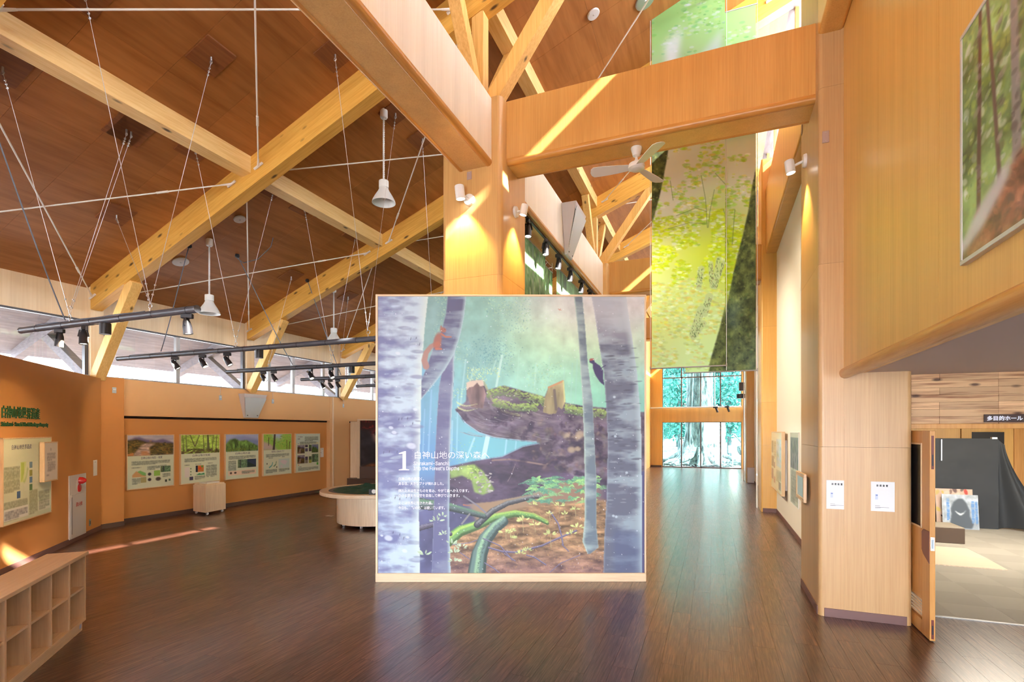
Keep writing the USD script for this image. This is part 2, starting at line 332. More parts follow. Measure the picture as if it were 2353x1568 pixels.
for k, r in enumerate(RAFT[:-1]):
    a, b = r + 0.25, r + 3.52
    if r < 2: continue
    w = thing(f'window_{n}', f'clerestory window bay {n} of the left wall, counted from the camera, grey metal frame', 'window', kind=S); n += 1
    obj('pane', bx(-11.145, -11.137, a + 0.03, b - 0.03, 2.96, 3.98), 'glass', w)
    obj('head', bx(-11.17, -11.09, a, b, 3.965, 4.0), 'alu_dark', w)
    mull = {6.1: (7.88,), 9.6: (10.40, 11.25, 12.45)}.get(round(r, 2), (r + 1.78,))
    for y in mull: obj('mullion', bx(-11.17, -11.09, y - 0.045, y + 0.045, 2.955, 3.97, 0.004), 'alu', w)
    for y in (a, b - 0.06): obj('jamb', bx(-11.17, -11.09, y, y + 0.06, 2.955, 3.97), 'alu_dark', w)

# the chamfer wall: a lower partition standing across the corner, at 45 degrees
CH = V3(-0.673, 0.7395, 0); CN = V3(0.7395, 0.673, 0)     # along it (away from the camera) and out of it
CH0 = V3(-8.64, 3.76, 0); CHA = math.degrees(math.atan2(CH[1], CH[0]))
def on_ch(s, z, out=0.0): return CH0 + CH * s + CN * out + V3(0, 0, z)
wc = thing('wall_corner', 'orange partition wall at an angle across the near left corner', 'wall', kind=S)
m = bx(-6.0, 3.315, 0, 0.14, 0, 2.887, 0.004)             # local: x along the wall, y behind it
def ch_place(m): # local x along CH, local -y out of the wall
    T = np.eye(4); T[:3, 0] = CH; T[:3, 1] = -CN; T[:3, 3] = CH0; m = m.copy(); m.apply_transform(T); return fixed(m)
obj('panelling', ch_place(m), 'wall_cloth', wc)
obj('baseboard_corner', ch_place(bx(-6.0, 3.32, -0.008, 0.0, 0, 0.09, 0.003)), 'base_vinyl', kind=S, label='mauve brown vinyl baseboard at the foot of the angled partition', cat='baseboard')
wr = thing('wall_return', 'narrow orange wall strip between the angled partition and the poster bay', 'wall', kind=S)
obj('panel', bx(-11.2, -10.93, 6.16, 6.66, 0, 2.93, 0.004), 'wall_cloth', wr)
obj('baseboard_left', tuple([bx(-11.2, -11.19, 6.69, 12.7, 0, 0.09), bx(-10.93, -10.92, 6.2, 6.66, 0, 0.09), bx(-11.07, -11.06, 12.85, 13.6, 0, 0.09)]), 'base_dark', kind=S, label='dark baseboard along the foot of the poster wall', cat='baseboard')

# far wall with the big window
wf = thing('wall_far', 'orange end wall around the tall window at the far end', 'wall', kind=S)
obj('left_pier', bx(-4.0, -2.47, Y1, Y1 + 0.3, 0, 9.5), 'veneer_warm', wf)
obj('right_pier', bx(1.27, 2.0, Y1, Y1 + 0.3, 0, 9.8), 'veneer_warm', wf)
obj('spandrel', bx(-2.47, 1.27, Y1, Y1 + 0.3, 2.31, 3.03), 'veneer_warm', wf)
obj('gable', bx(-2.47, 1.27, Y1, Y1 + 0.3, 7.0, 9.8), 'veneer_warm', wf)
obj('aisle_end', bx(-11.4, -4.0, Y1, Y1 + 0.3, 0, 8.2), 'wall_cloth', wf)
obj('left_cheek', bx(-3.2, -3.05, 24.6, Y1, 0, 8), 'veneer_warm', wf)
obj('ledge_rail', rod((-3.3, Y1 - 0.25, 3.04), (1.25, Y1 - 0.25, 3.04), 0.035, 10), 'white_paint', wf)
wn = thing('window_9', 'tall far end window of eight panes and grey mullions facing the forest', 'window', kind=S)
for z0, z1, rows in ((0.02, 2.31, ()), (3.03, 7.0, (4.58,))):
    for x in (-2.47, -1.53, -0.61, 0.315, 1.27): obj('mullion', bx(x - 0.03, x + 0.03, Y1 + 0.05, Y1 + 0.13, z0, z1), 'mullion_grey', wn)
    for z in (z0, *rows, z1): obj('transom', bx(-2.47, 1.27, Y1 + 0.05, Y1 + 0.13, z - 0.025, z + 0.025), 'mullion_grey', wn)
    for xa, xb in ((-2.47, -1.53), (-1.53, -0.61), (-0.61, 0.315), (0.315, 1.27)):
        for za, zb in zip((z0, *rows), (*rows, z1)): obj('pane', bx(xa + 0.03, xb - 0.03, Y1 + 0.085, Y1 + 0.093, za + 0.025, zb - 0.025), 'glass', wn)
obj('baseboard_far', bx(-3.05, -2.5, Y1 - 0.01, Y1, 0, 0.09), 'base_dark', kind=S, label='dark baseboard left of the far window', cat='baseboard')

# right side: cream wall set back between pillars, panelling above it, clerestory on top
w = thing('wall_right', 'cream plaster wall of the corridor between the right pillars', 'wall', kind=S)
obj('plaster', bx(XR, XR + 0.25, 6.46, Y1, 0, 6.02), 'cream_wall', w)
obj('baseboard_right', tuple([bx(XR - 0.01, XR, 7.2, 13.2, 0, 0.09), bx(XR - 0.01, XR, 14.2, 20.3, 0, 0.09)]), 'base_vinyl', kind=S, label='mauve brown baseboard along the cream corridor wall', cat='baseboard')
w = thing('wall_right_upper', 'big orange wood panelled wall overhanging the hall entrance at upper right', 'wall', kind=S)
ys = np.linspace(Y0, 6.06, 12)
for a, b in zip(ys[:-1], ys[1:]): obj('panel', bx(1.22, 1.40, a + 0.0008, b - 0.0008, 2.47, 7.5), 'veneer_warm', w)
obj('edge_roll', rod((1.235, Y0, 2.475), (1.235, 6.03, 2.475), 0.055, 14), 'veneer_roll', w, smooth=40)
w = thing('wall_right_panel', 'orange wood panelling spanning the pillars high above the cream wall', 'wall', kind=S)
for a, b in ((7.19, 13.2), (14.2, 20.3), (21.3, Y1)):
    obj('panel', prism(rrect(1.12, 1.42, 5.99, 7.5, 0.04), 'y', a, b), 'veneer_warm', w, smooth=40)
w = thing('wall_clerestory', 'row of high clerestory windows above the right wall', 'wall', kind=S)
obj('sill', bx(1.37, 1.42, Y0, Y1, 7.45, 8.13), 'veneer_warm', w)
for k in range(20):
    y = Y0 + k * 1.75; obj('post', bx(1.37, 1.43, y - 0.05, y + 0.05, 8.1, 9.65), 'veneer_warm', w)
obj('soffit_board', bx(1.3, 6.2, Y0, 6.46, 2.475, 2.60), 'soffit_paint', kind=S, label='flat mauve grey soffit above the multipurpose hall entrance', cat='ceiling')

# pillars, columns
def pillar(label, x0, x1, y0, y1, z1, r, mat='veneer', seams=(1.73, 3.6, 5.4, 7.2)):
    t = thing('pillar', label, 'pillar', kind=S)
    zs = [0, *[s for s in seams if s < z1 - 0.2], z1]
    pl = rrect(x0, x1, y0, y1, r)
    for a, b in zip(zs[:-1], zs[1:]): obj('casing', prism(pl, 'z', a + 0.001, b - 0.001), mat, t, smooth=40)
    return t
P1 = thing('pillar', 'wide wood clad pillar with two notices beside the hall door', 'pillar', kind=S)
for a, b in ((0, 1.73), (1.73, 2.475)): obj('casing', prism(rrect(1.222, 1.79, 6.026, 6.46, 0.045).union(sbox(1.222, 6.026, 1.4, 6.46)), 'z', a + 0.001, b - 0.001), 'veneer_pillar', P1, smooth=40)
t = pillar('tall orange corner pillar between the corridor and the notice wall', 1.0, 1.46, 6.03, 7.19, 8.2, 0.045, 'veneer_pillar')
obj('baseboard_pillar', tuple([bx(1.05, 1.745, 6.022, 6.03, 0, 0.088, 0.002), bx(0.992, 1.0, 6.08, 7.14, 0, 0.088, 0.002)]), 'base_vinyl', kind=S, label='mauve baseboard around the foot of the notice pillar', cat='baseboard')
for k, y in enumerate((13.2, 20.3)):
    t = pillar(('second', 'third')[k] + ' orange wood pillar along the right of the corridor', 1.03 + 0.06 * k, 1.45, y, y + 0.95, 8.2, 0.04, 'veneer_warm', seams=(1.55, 2.55, 4.3, 6.2))
    obj('foot', bx(1.06 + 0.06 * k, 1.4, y - 0.006, y, 0, 0.09), 'base_vinyl', t)
for k, y in enumerate((6.03, 13.1, 20.2)):
    t = pillar(('great wood clad column behind the mural panel', 'second great column on the left of the nave', 'third great column far down the nave')[k], -3.39, -2.52, y, y + 0.93, 6.19, 0.07, 'veneer', seams=(1.9, 3.9))

# great beams
def beam_y(label, x0, x1, y0, y1, z0, z1, mat, under='veneer'):
    t = thing('great_beam', label, 'beam', kind=S)
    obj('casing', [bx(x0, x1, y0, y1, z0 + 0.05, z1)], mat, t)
    obj('underside', prism(Polygon([(x0 + .07, z0), (x1 - .07, z0), (x1 - .07, z0 + .06), (x0 + .07, z0 + .06)]), 'y', y0, y1), under, t)
    for x in (x0 + 0.045, x1 - 0.045): obj('edge_roll', rod((x, y0, z0 + 0.045), (x, y1, z0 + 0.045), 0.052, 14), 'veneer_roll', t, smooth=40)
    return t
beam_y('pale wood clad great beam coming overhead toward the camera from the column', -3.14, -2.66, Y0, 6.06, 5.31, 6.17, 'veneer_daylit')
beam_y('second pale great beam along the nave behind the column, above the green banners', -3.14, -2.65, 6.93, 13.12, 5.29, 6.18, 'veneer_daylit')
beam_y('third pale great beam far along the left of the nave', -3.14, -2.65, 14.0, 20.22, 5.29, 6.18, 'veneer_daylit')
def beam_x(label, x0, x1, y0, y1, z0, z1):
    t = thing('great_beam', label, 'beam', kind=S)
    obj('casing', bx(x0, x1, y0, y1, z0 + 0.05, z1), 'veneer_beam', t)
    obj('underside', bx(x0, x1, y0 + 0.07, y1 - 0.05, z0, z0 + 0.06), 'veneer_warm', t)
    for y in (y0 + 0.045, y1 - 0.045): obj('edge_roll', rod((x0, y, z0 + 0.045), (x1, y, z0 + 0.045), 0.052, 14), 'veneer_roll_x', t, smooth=40)
beam_x('wide orange cross beam carrying the ceiling fan, column to corner pillar', -2.54, 1.02, 6.2, 6.65, 5.38, 6.195)
beam_x('second orange cross beam over the nave behind the ceiling fan', -2.54, 1.05, 13.3, 13.75, 5.42, 6.26)
beam_x('third orange cross beam far down the nave', -2.54, 1.05, 20.4, 20.85, 5.42, 6.26)
t = thing('great_beam', 'short orange beam end jutting toward the camera at the top of the upper right wall', 'beam', kind=S)
obj('casing', prism(rrect(1.0, 1.23, 5.95, 7.4, 0.05), 'y', Y0, 6.06), 'veneer_warm', t, smooth=40)

# rafters, purlins, struts
RN = ['rafter crossing the top left corner of the picture', 'nearest full rafter from the left wall up behind the pale great beam', 'second rafter from the left wall up to the great column',
      'third rafter down the hall passing behind the mural panel', 'fourth rafter down the hall seen in the nave', 'fifth rafter down the hall', 'sixth rafter down the hall', 'last rafter before the end window wall', '', '']
for k, r in enumerate(RAFT):
    lab = ('rafter behind the camera, first', 'rafter behind the camera, second')[k] if k < 2 else 'laminated yellow timber ' + RN[k - 2]
    x0, x1 = -10.99, 1.25; D_ = 0.49
    pts = [[x0, roof(x0)], [x0, roof(x0) - 0.46], [x1, roof(x1) - D_ - 0.02], [x1, roof(x1)]]
    obj('rafter', prism(pts, 'y', r, r + 0.2), 'timber', label=lab, cat='rafter', kind=S)
for k, r in enumerate(RAFT[:-1]):
    for x, nm in ((-6.9, 'aisle'), (-2.8, 'nave')):
        if r < -1: continue
        pts = [[x - 0.2, roof(x - 0.2)], [x - 0.2, roof(x) - 0.30], [x, roof(x) - 0.27], [x, roof(x)]]
        obj('purlin', prism(pts, 'y', r + 0.2, r + 3.5), 'timber_long', label=f'pale knotty purlin over the {nm} between rafters, bay {k - 1} from the camera', cat='purlin', kind=S)
for k, r in enumerate(RAFT):
    if r < 2 or r > 24: continue
    obj('brace', bar((-11.0, r + 0.12, 2.90), (-9.90, r + 0.12, roof(-9.9) - 0.45), 0.19, 0.19, 0.006, up=(0, 1, 0)), 'timber_up', label=f'slanting timber brace at the foot of rafter {k - 1} from the camera on the left wall', cat='brace', kind=S)
    obj('eave_brace', bar((-11.25, r + 0.12, 2.92), (-12.75, r + 0.12, roof(-12.75) - 0.02), 0.17, 0.17, up=(0, 1, 0)), 'eave_board', label=f'grey outdoor eave brace seen through the clerestory beside rafter {k - 1}', cat='brace', kind=S)
    obj('outrigger', prism([[-13.7, roof(-13.7)], [-13.7, roof(-13.7) - 0.2], [-11.22, roof(-11.22) - 0.3], [-11.22, roof(-11.22)]], 'y', r + 0.03, r + 0.2), 'eave_board', label=f'grey eave outrigger outside the clerestory beside rafter {k - 1}', cat='rafter', kind=S)
for k, y in enumerate((6.45, 13.5, 20.6)):
    nm = ('first', 'second', 'third')[k] + ' great column'
    b = V3(-2.9, y - 0.25 if k else y - 0.2, 6.15); yr = RAFT[3 + 2 * k] + 0.1
    obj('strut', bar((-2.9, yr, 6.1), (-2.9, yr, roof(-2.9) - 0.47), 0.17, 0.17, 0.005, up=(0, 1, 0)), 'timber_up', label=f'upright timber strut on the {nm} up to its rafter', cat='strut', kind=S)
    obj('strut', bar((-2.80, yr, 6.1), (-1.40, yr, roof(-1.4) - 0.47), 0.19, 0.19, 0.005, up=(0, 1, 0)), 'timber_up', label=f'timber strut leaning right from the {nm} toward the nave', cat='strut', kind=S)
    obj('strut', bar((-2.9, yr - 0.02, 6.1), (-2.9, yr - 1.0, roof(-2.9) - 0.28), 0.16, 0.16, 0.005, up=(1, 0, 0)), 'timber_up', label=f'timber strut leaning toward the camera from the {nm} to the purlin', cat='strut', kind=S)
    obj('strut', bar((-2.9, yr + 0.1, 6.1), (-2.9, yr + 1.1, roof(-2.9) - 0.28), 0.16, 0.16, 0.005, up=(1, 0, 0)), 'timber_up', label=f'timber strut leaning away from the {nm} to the purlin', cat='strut', kind=S)

w = thing('wall_front', 'unseen front wall behind the camera with an added wide daylight opening', 'wall', kind=S)  # opening added out of view, sized for the daylight it brings in
for a, b, c, d in ((-11.4, -5.0, 0, 5.2), (5.0, 6.3, 0, 5.2), (-5.0, 5.0, 3.5, 10.0), (-11.4, -5.0, 5.2, 7.6), (-5.0, 5.0, 0, 0.3)): obj('panel', bx(a, b, Y0 - 0.3, Y0, c, d), 'veneer', w)
# hall entrance: knotty plank wall over the doorway
pw = thing('wall_entrance', 'knotty cedar plank wall above the multipurpose hall doorway', 'wall', kind=S)
z = 1.965; row = 0; rr = np.random.default_rng(3)
while z < 2.47:
    z1 = min(z + 0.0735, 2.475); cuts = [1.79, *( [2.14, 2.61, 3.4, 4.3] if row % 2 == 0 else [2.61, 3.1, 3.9]), 6.1]
    if row % 3 == 1: cuts = [1.79, 2.14, 2.61, 3.3, 6.1]
    for a, b in zip(cuts[:-1], cuts[1:]):
        d = rr.uniform(0, 0.006); obj('plank', bx(a + 0.0006, b - 0.0006, 6.45 - d, 6.56, z + 0.0006, z1 - 0.0006, 0.0015), 'knotty', pw)
    z = z1; row += 1
obj('lintel', bx(1.79, 6.1, 6.43, 6.57, 1.915, 1.965, 0.004), 'door_wood', pw)
obj('upstand', bx(1.46, 7.0, 6.46, 6.58, 2.475, 3.1), 'soffit_paint', pw)  # added out of sight to keep stray sun out of the hall
obj('threshold', bx(1.79, 6.1, 6.43, 6.47, 0, 0.006), 'alu', pw)
hf = thing('floor_hall', 'grey carpet floor of the multipurpose hall beyond the doorway', 'floor', kind=S)
hw = thing('wall_hall', 'plain walls and ceiling of the multipurpose hall', 'wall', kind=S)
plain('carpet', (0.40, 0.37, 0.32), 0.95, spec=0.1)
plain('carpet_b', (0.43, 0.40, 0.345), 0.95, spec=0.1)
for i in range(10):
    for j in range(16): obj('carpet_tile', bx(1.79 + i * 0.5 + .0005, 1.79 + (i + 1) * 0.5 - .0005, 6.47 + j * 0.5 + .0005, 6.47 + (j + 1) * 0.5 - .0005, -0.004, 0.004), ('carpet', 'carpet_b')[(i + j) % 2], hf)
obj('left_wall', bx(1.62, 1.79, 6.56, 14.5, 0, 3.0), 'cream_wall', hw)
obj('right_wall', bx(6.79, 7.0, 6.45, 14.5, 0, 3.0), 'cream_wall', hw)
obj('back_wall', bx(1.62, 7.0, 14.3, 14.5, 0, 3.0), 'door_wood', hw)
obj('hall_ceiling', bx(1.62, 7.0, 6.56, 14.5, 2.8, 2.9), 'white_paint', hw)
obj('wall_lobby', bx(6.1, 6.3, Y0, 6.6, 0, 2.5), 'cream_wall', kind=S, label='cream side wall of the lobby under the soffit', cat='wall')
obj('ground', bx(-60, 60, -40, 90, -0.45, -0.25), 'outside_concrete', kind=S, label='pale bright ground around the building outside', cat='ground')

# ---------------------------------------------------------------- a small painter: flat print becomes vertex colour on a fine grid
class Paint:
    """Colours (linear) of a w x h grid; coordinates run over [0,W] x [0,H], y down."""
    def __init__(s, W, H, nx, ny, base=(128, 128, 128), seed=1):
        s.W, s.H, s.nx, s.ny = W, H, nx, ny
        s.X, s.Y = np.meshgrid(np.linspace(0, W, nx), np.linspace(0, H, ny))
        s.a = np.empty((ny, nx, 3)); s.a[:] = base; s.r = np.random.default_rng(seed)
    def noise(s, fx, fy, octv=4, seed=0, rough=0.5):
        """fbm in [0,1]; fx, fy lattice cells over the sheet."""
        out, amp, tot = 0, 1.0, 0
        for o in range(octv):
            r = np.random.default_rng(seed * 100 + o); gx, gy = max(2, int(fx * 2 ** o)) + 3, max(2, int(fy * 2 ** o)) + 3
            if gx > s.nx * 1.5 and gy > s.ny * 1.5: break
            yy, xx = np.meshgrid(np.linspace(0.5, gy - 1.5, s.ny), np.linspace(0.5, gx - 1.5, s.nx), indexing='ij')
            out = out + amp * ndimage.map_coordinates(r.random((gy, gx)), [yy, xx], order=1, mode='nearest'); tot += amp; amp *= rough
        return np.clip(0.5 + (out / tot - 0.5) * 1.7, 0, 1)
    def mix(s, mask, col, alpha=1.0, win=None):
        m = np.clip(mask * alpha, 0, 1)[..., None]; col = np.asarray(col, float)
        if win is None: s.a = s.a * (1 - m) + col * m
        else: s.a[win] = s.a[win] * (1 - m) + col * m
    def field(s, samples, width):
        P = np.array([q[:2] for q in samples], float); C = np.array([q[2:] for q in samples], float)
        num, den = 0, 1e-9
        for p, c in zip(P, C):
            w = np.exp(-((s.X - p[0]) ** 2 + (s.Y - p[1]) ** 2) / (2 * width ** 2)) + 1e-6; num = num + w[..., None] * c; den = den + w
        s.a = num / den[..., None]
    def poly(s, pts, soft=0.0):
        pts = np.asarray(pts, float); m = np.zeros(s.X.shape, bool); x, y = pts[:, 0], pts[:, 1]; j = len(pts) - 1
        for i in range(len(pts)):
            if y[i] != y[j]:
                c = ((y[i] > s.Y) != (y[j] > s.Y)) & (s.X < (x[j] - x[i]) * (s.Y - y[i]) / (y[j] - y[i]) + x[i]); m ^= c
            j = i
        return ndimage.gaussian_filter(m.astype(float), 0.6 + soft * s.nx / s.W)
    def _win(s, x0, x1, y0, y1):
        i0, i1 = int(max(0, x0 / s.W * (s.nx - 1))), int(min(s.nx, x1 / s.W * (s.nx - 1) + 2)); j0, j1 = int(max(0, y0 / s.H * (s.ny - 1))), int(min(s.ny, y1 / s.H * (s.ny - 1) + 2))
        return None if i0 >= i1 or j0 >= j1 else (slice(j0, j1), slice(i0, i1))
    def stroke(s, pts, w, col, alpha=1.0, soft=1.0, w2=None):
        pts = np.asarray(pts, float); w2 = w if w2 is None else w2; n = len(pts) - 1; mw = max(w, w2) + 3 * soft
        win = s._win(pts[:, 0].min() - mw, pts[:, 0].max() + mw, pts[:, 1].min() - mw, pts[:, 1].max() + mw)
        if win is None: return
        X, Y = s.X[win], s.Y[win]; best = np.zeros(X.shape)
        for i in range(n):
            a, b = pts[i], pts[i + 1]; d = b - a; L = d @ d + 1e-9
            t = np.clip(((X - a[0]) * d[0] + (Y - a[1]) * d[1]) / L, 0, 1); dist = np.hypot(X - a[0] - t * d[0], Y - a[1] - t * d[1])
            ww = (w + (w2 - w) * (i + t) / n) / 2; best = np.maximum(best, np.clip((ww - dist) / soft + 0.5, 0, 1))
        s.mix(best, col, alpha, win)
    def dab(s, x, y, rx, ry, col, alpha=1.0, ang=0.0, hard=1.5):
        R = max(rx, ry) * 1.3; win = s._win(x - R, x + R, y - R, y + R)
        if win is None: return
        c, sn = math.cos(ang), math.sin(ang); dx, dy = s.X[win] - x, s.Y[win] - y
        d = ((c * dx + sn * dy) / rx) ** 2 + ((-sn * dx + c * dy) / ry) ** 2
        s.mix(np.clip((1 - d) * hard, 0, 1), col, alpha, win)
    def dabs(s, n, xr, yr, size, cols, alpha=0.8, aspect=0.5, mask=None, ang=None):
        for _ in range(n):
            x, y = s.r.uniform(*xr), s.r.uniform(*yr)
            if mask is not None:
                j, i = int(y / s.H * (s.ny - 1)), int(x / s.W * (s.nx - 1))
                if not (0 <= j < s.ny and 0 <= i < s.nx) or mask[j, i] < s.r.random(): continue
            z = s.r.uniform(*size); c = np.array(cols[s.r.integers(len(cols))], float) * s.r.uniform(0.88, 1.1)
            s.dab(x, y, z, z * aspect, np.clip(c, 0, 255), alpha * s.r.uniform(0.5, 1), s.r.uniform(0, 3.14) if ang is None else ang)
    def trunk(s, left, right, dark, light, edge, bands=0.5, seed=1, fy=40, lit='right', alpha=1.0):
        """A tree trunk between two outlines given as (x,y) lists from top to bottom: banded bark, paler along the lit edge."""
        l, r = np.array(left, float), np.array(right, float)
        m = s.poly(np.vstack([l, r[::-1]])) * alpha
        xl, xr = np.interp(s.Y, l[:, 1], l[:, 0]), np.interp(s.Y, r[:, 1], r[:, 0]); u = np.clip((s.X - xl) / np.maximum(xr - xl, 1e-6), 0, 1)
        b = s.noise(7, fy, 4, seed); f = s.noise(40, 60, 3, seed + 1)
        k = np.clip((b - 0.42) * 3 * bands + (f - 0.5) * 0.5 + (u if lit == 'right' else 1 - u) * 0.75 - 0.15, 0, 1)
        c = np.asarray(dark, float) * (1 - k[..., None]) + np.asarray(light, float) * k[..., None]
        e = np.clip((u - 0.80) / 0.2, 0, 1) if lit == 'right' else np.clip((0.2 - u) / 0.2, 0, 1)
        e2 = np.clip((0.05 - u) / 0.05, 0, 1) if lit == 'right' else np.clip((u - 0.9) / 0.1, 0, 1)
        e = np.clip(e ** 1.3 + 0.35 * e2, 0, 1)[..., None]
        c = c * (1 - e) + np.asarray(edge, float) * e
        s.a = s.a * (1 - m[..., None]) + c * m[..., None]
        return m
    def text_rows(s, x0, x1, y0, rows, pitch, col, alpha=0.6, h=0.45):
        """Lines of print too small to read: rows of broken dashes."""
        for k in range(rows):
            x = x0; end = x1 if k < rows - 1 else x0 + (x1 - x0) * 0.6; y = y0 + k * pitch
            while x < end:
                d = s.r.uniform(0.8, 3.0) * pitch * 0.5; win = s._win(x, min(x + d, end), y, y + pitch * h)
                if win: s.mix(np.ones(s.X[win].shape) * s.r.uniform(0.4, 1), col, alpha, win)
                x += d + pitch * 0.25
    def rect(s, x0, x1, y0, y1, col, alpha=1.0):
        win = s._win(x0, x1, y0, y1)
        if win: s.mix(np.ones(s.X[win].shape), col, alpha, win)
    def mesh(s, w, h):
        """The sheet as (grid mesh in the xz plane facing -y, origin at lower left; linear colours)."""
        x, z = np.meshgrid(np.linspace(0, w, s.nx), np.linspace(h, 0, s.ny)); v = np.stack([x, 0 * x, z], -1).reshape(-1, 3)
        i = np.arange(s.nx * s.ny).reshape(s.ny, s.nx); a, b, c, d = i[:-1, :-1].ravel(), i[:-1, 1:].ravel(), i[1:, 1:].ravel(), i[1:, :-1].ravel()
        f = np.vstack([np.c_[a, d, c], np.c_[a, c, b]])
        return trimesh.Trimesh(v, f, process=False), lin(np.clip(s.a, 0, 255).reshape(-1, 3))

def paint_mural():
    p = Paint(1398, 1440, 520, 536, seed=11); ox, oy = 40, 52
    P = lambda *q: [(a - ox, b - oy) for a, b in q]
    p.field([(a - ox, b - oy, *c) for a, b, c in [(330, 100, (125, 165, 165)), (560, 120, (128, 180, 170)), (700, 100, (150, 195, 180)), (900, 120, (190, 208, 200)), (1050, 90, (205, 206, 206)), (1160, 60, (207, 207, 208)), (1300, 100, (205, 206, 208)),
        (600, 300, (125, 172, 168)), (800, 300, (165, 210, 175)), (950, 280, (185, 220, 178)), (1150, 230, (202, 214, 192)), (1180, 330, (178, 214, 168)), (600, 450, (125, 182, 180)), (800, 450, (150, 210, 190)), (1000, 450, (152, 212, 184)), (1180, 480, (130, 200, 172)),
        (500, 650, (125, 185, 192)), (330, 650, (105, 160, 190)), (300, 850, (90, 140, 190)), (600, 800, (105, 185, 205)), (720, 850, (112, 182, 192)), (1420, 350, (178, 205, 182)), (1420, 560, (130, 195, 180)), (300, 1200, (85, 90, 130)), (700, 1250, (150, 122, 92)), (1000, 1300, (140, 112, 92)), (1420, 1300, (70, 68, 105)), (1000, 1450, (105, 90, 92))]], 95)
    n = p.noise(30, 30, 5, 3); reg = np.clip((700 - p.Y) / 300, 0, 1)
    p.a *= (1 + (n - 0.5) * 0.16 * reg)[..., None]
    leaf = (p.noise(9, 9, 4, 8) > 0.5) * np.clip((430 - p.Y) / 150, 0, 1) * (p.X > 180) * (p.X < 800)
    p.dabs(2600, (200, 800), (0, 440), (2, 7), [(110, 165, 160), (150, 200, 165), (175, 212, 160), (95, 150, 160), (190, 220, 180)], 0.45, 0.6, leaf)
    dark = np.exp(-(((p.X - 590) / 95) ** 2 + ((p.Y - 290) / 70) ** 2))
    p.dabs(1500, (400, 760), (170, 420), (2, 6), [(85, 140, 150), (100, 150, 160), (75, 125, 145)], 0.5, 0.6, dark)
    for x0, y0, x1, y1, w, c, al in [(500, 380, 470, 640, 9, (160, 205, 205), .6), (690, 360, 660, 520, 12, (190, 225, 215), .7), (660, 380, 640, 440, 4, (180, 220, 215), .6), (870, 400, 860, 520, 9, (175, 222, 205), .5), (540, 420, 520, 520, 7, (165, 210, 205), .6), (320, 540, 305, 860, 9, (130, 180, 210), .7),
                                     (285, 640, 275, 860, 7, (125, 175, 205), .7), (460, 560, 452, 880, 8, (140, 200, 215), .7), (620, 760, 590, 905, 24, (190, 225, 225), .85), (545, 790, 500, 905, 10, (160, 210, 220), .8), (715, 790, 705, 880, 9, (150, 205, 220), .8), (765, 800, 758, 870, 6, (150, 205, 220), .7), (430, 700, 425, 860, 8, (150, 200, 215), .7),
                                     (1060, 400, 1050, 600, 8, (150, 205, 190), .45), (1085, 380, 1075, 600, 7, (150, 205, 190), .45), (1020, 420, 1012, 500, 6, (160, 210, 195), .4), (940, 360, 930, 500, 6, (165, 215, 195), .4), (780, 330, 770, 500, 6, (165, 215, 195), .4), (1215, 520, 1210, 620, 6, (140, 195, 180), .5)]:
        p.stroke(P((x0, y0), (x1, y1)), w, c, al, 3)
    p.dabs(420, (380, 840), (700, 870), (2, 6), [(150, 200, 130), (165, 215, 160), (120, 180, 150)], 0.7, 0.5, np.clip((p.Y - 720) / 120, 0, 1) * (p.noise(12, 12, 3, 5) > 0.5))
    p.dabs(260, (460, 640), (370, 480), (3, 7), [(215, 225, 150), (200, 220, 160), (170, 205, 150)], 0.8, 0.45, p.noise(14, 14, 2, 6) > 0.45)
    p.dabs(200, (390, 500), (480, 620), (3, 8), [(190, 220, 170), (150, 205, 180)], 0.7, 0.4, p.noise(14, 14, 2, 9) > 0.5)
    p.dabs(260, (780, 960), (340, 490), (3, 8), [(180, 215, 150), (120, 185, 160), (140, 200, 165)], 0.6, 0.35)
    # forest floor
    g = p.poly(P((395, 1290), (560, 1230), (700, 1180), (850, 1140), (1000, 1130), (1240, 1110), (1240, 1500), (395, 1500)), 4)
    ln = p.noise(26, 90, 4, 21); c = np.array([150, 118, 84]) * (0.55 + 0.85 * ln)[..., None]
    c = c * (1 - 0.35 * np.clip((p.Y - 1290) / 150, 0, 1)[..., None]) + np.array([30, 20, 38]) * np.clip((p.Y - 1290) / 150, 0, 1)[..., None]
    p.mix(g, c)
    p.dabs(1500, (380, 1200), (1090, 1440), (3, 9), [(185, 140, 85), (120, 85, 70), (90, 65, 70), (200, 160, 105), (160, 110, 75)], 0.5, 0.35, g)
    lowl = p.poly(P((255, 1090), (430, 1120), (520, 1150), (560, 1230), (420, 1300), (300, 1500), (255, 1500)), 8); p.mix(lowl, np.array([78, 80, 118]) * (0.8 + 0.4 * p.noise(12, 14, 4, 31))[..., None])
    # fallen trunks
    bark = p.noise(10, 22, 5, 41, 0.6)
    B = p.poly(P((400, 940), (560, 905), (690, 885), (800, 832), (880, 815), (960, 880), (1130, 960), (1240, 990), (1240, 1050), (1110, 1010), (1000, 1010), (830, 1085), (640, 1120), (420, 1140)), 1)
    p.mix(B, np.array([78, 66, 88]) * (0.6 + 0.75 * bark)[..., None])
    A = p.poly(P((445, 640), (500, 600), (508, 515), (530, 490), (582, 487), (612, 540), (700, 515), (830, 552), (915, 575), (935, 525), (1012, 490), (1022, 605), (1110, 622), (1240, 632), (1440, 655), (1440, 960), (1240, 1005), (1060, 985), (900, 870), (885, 812), (760, 800), (640, 785), (560, 755), (490, 705)), 1)
    p.mix(A, np.array([86, 76, 92]) * (0.55 + 0.85 * bark)[..., None])
    p.stroke(P((455, 655), (500, 712), (570, 760), (650, 785), (760, 798), (870, 808)), 5, (150, 195, 220), .8, 3)
    p.stroke(P((560, 905), (690, 886), (800, 834), (880, 818)), 4, (140, 175, 205), .7, 3)
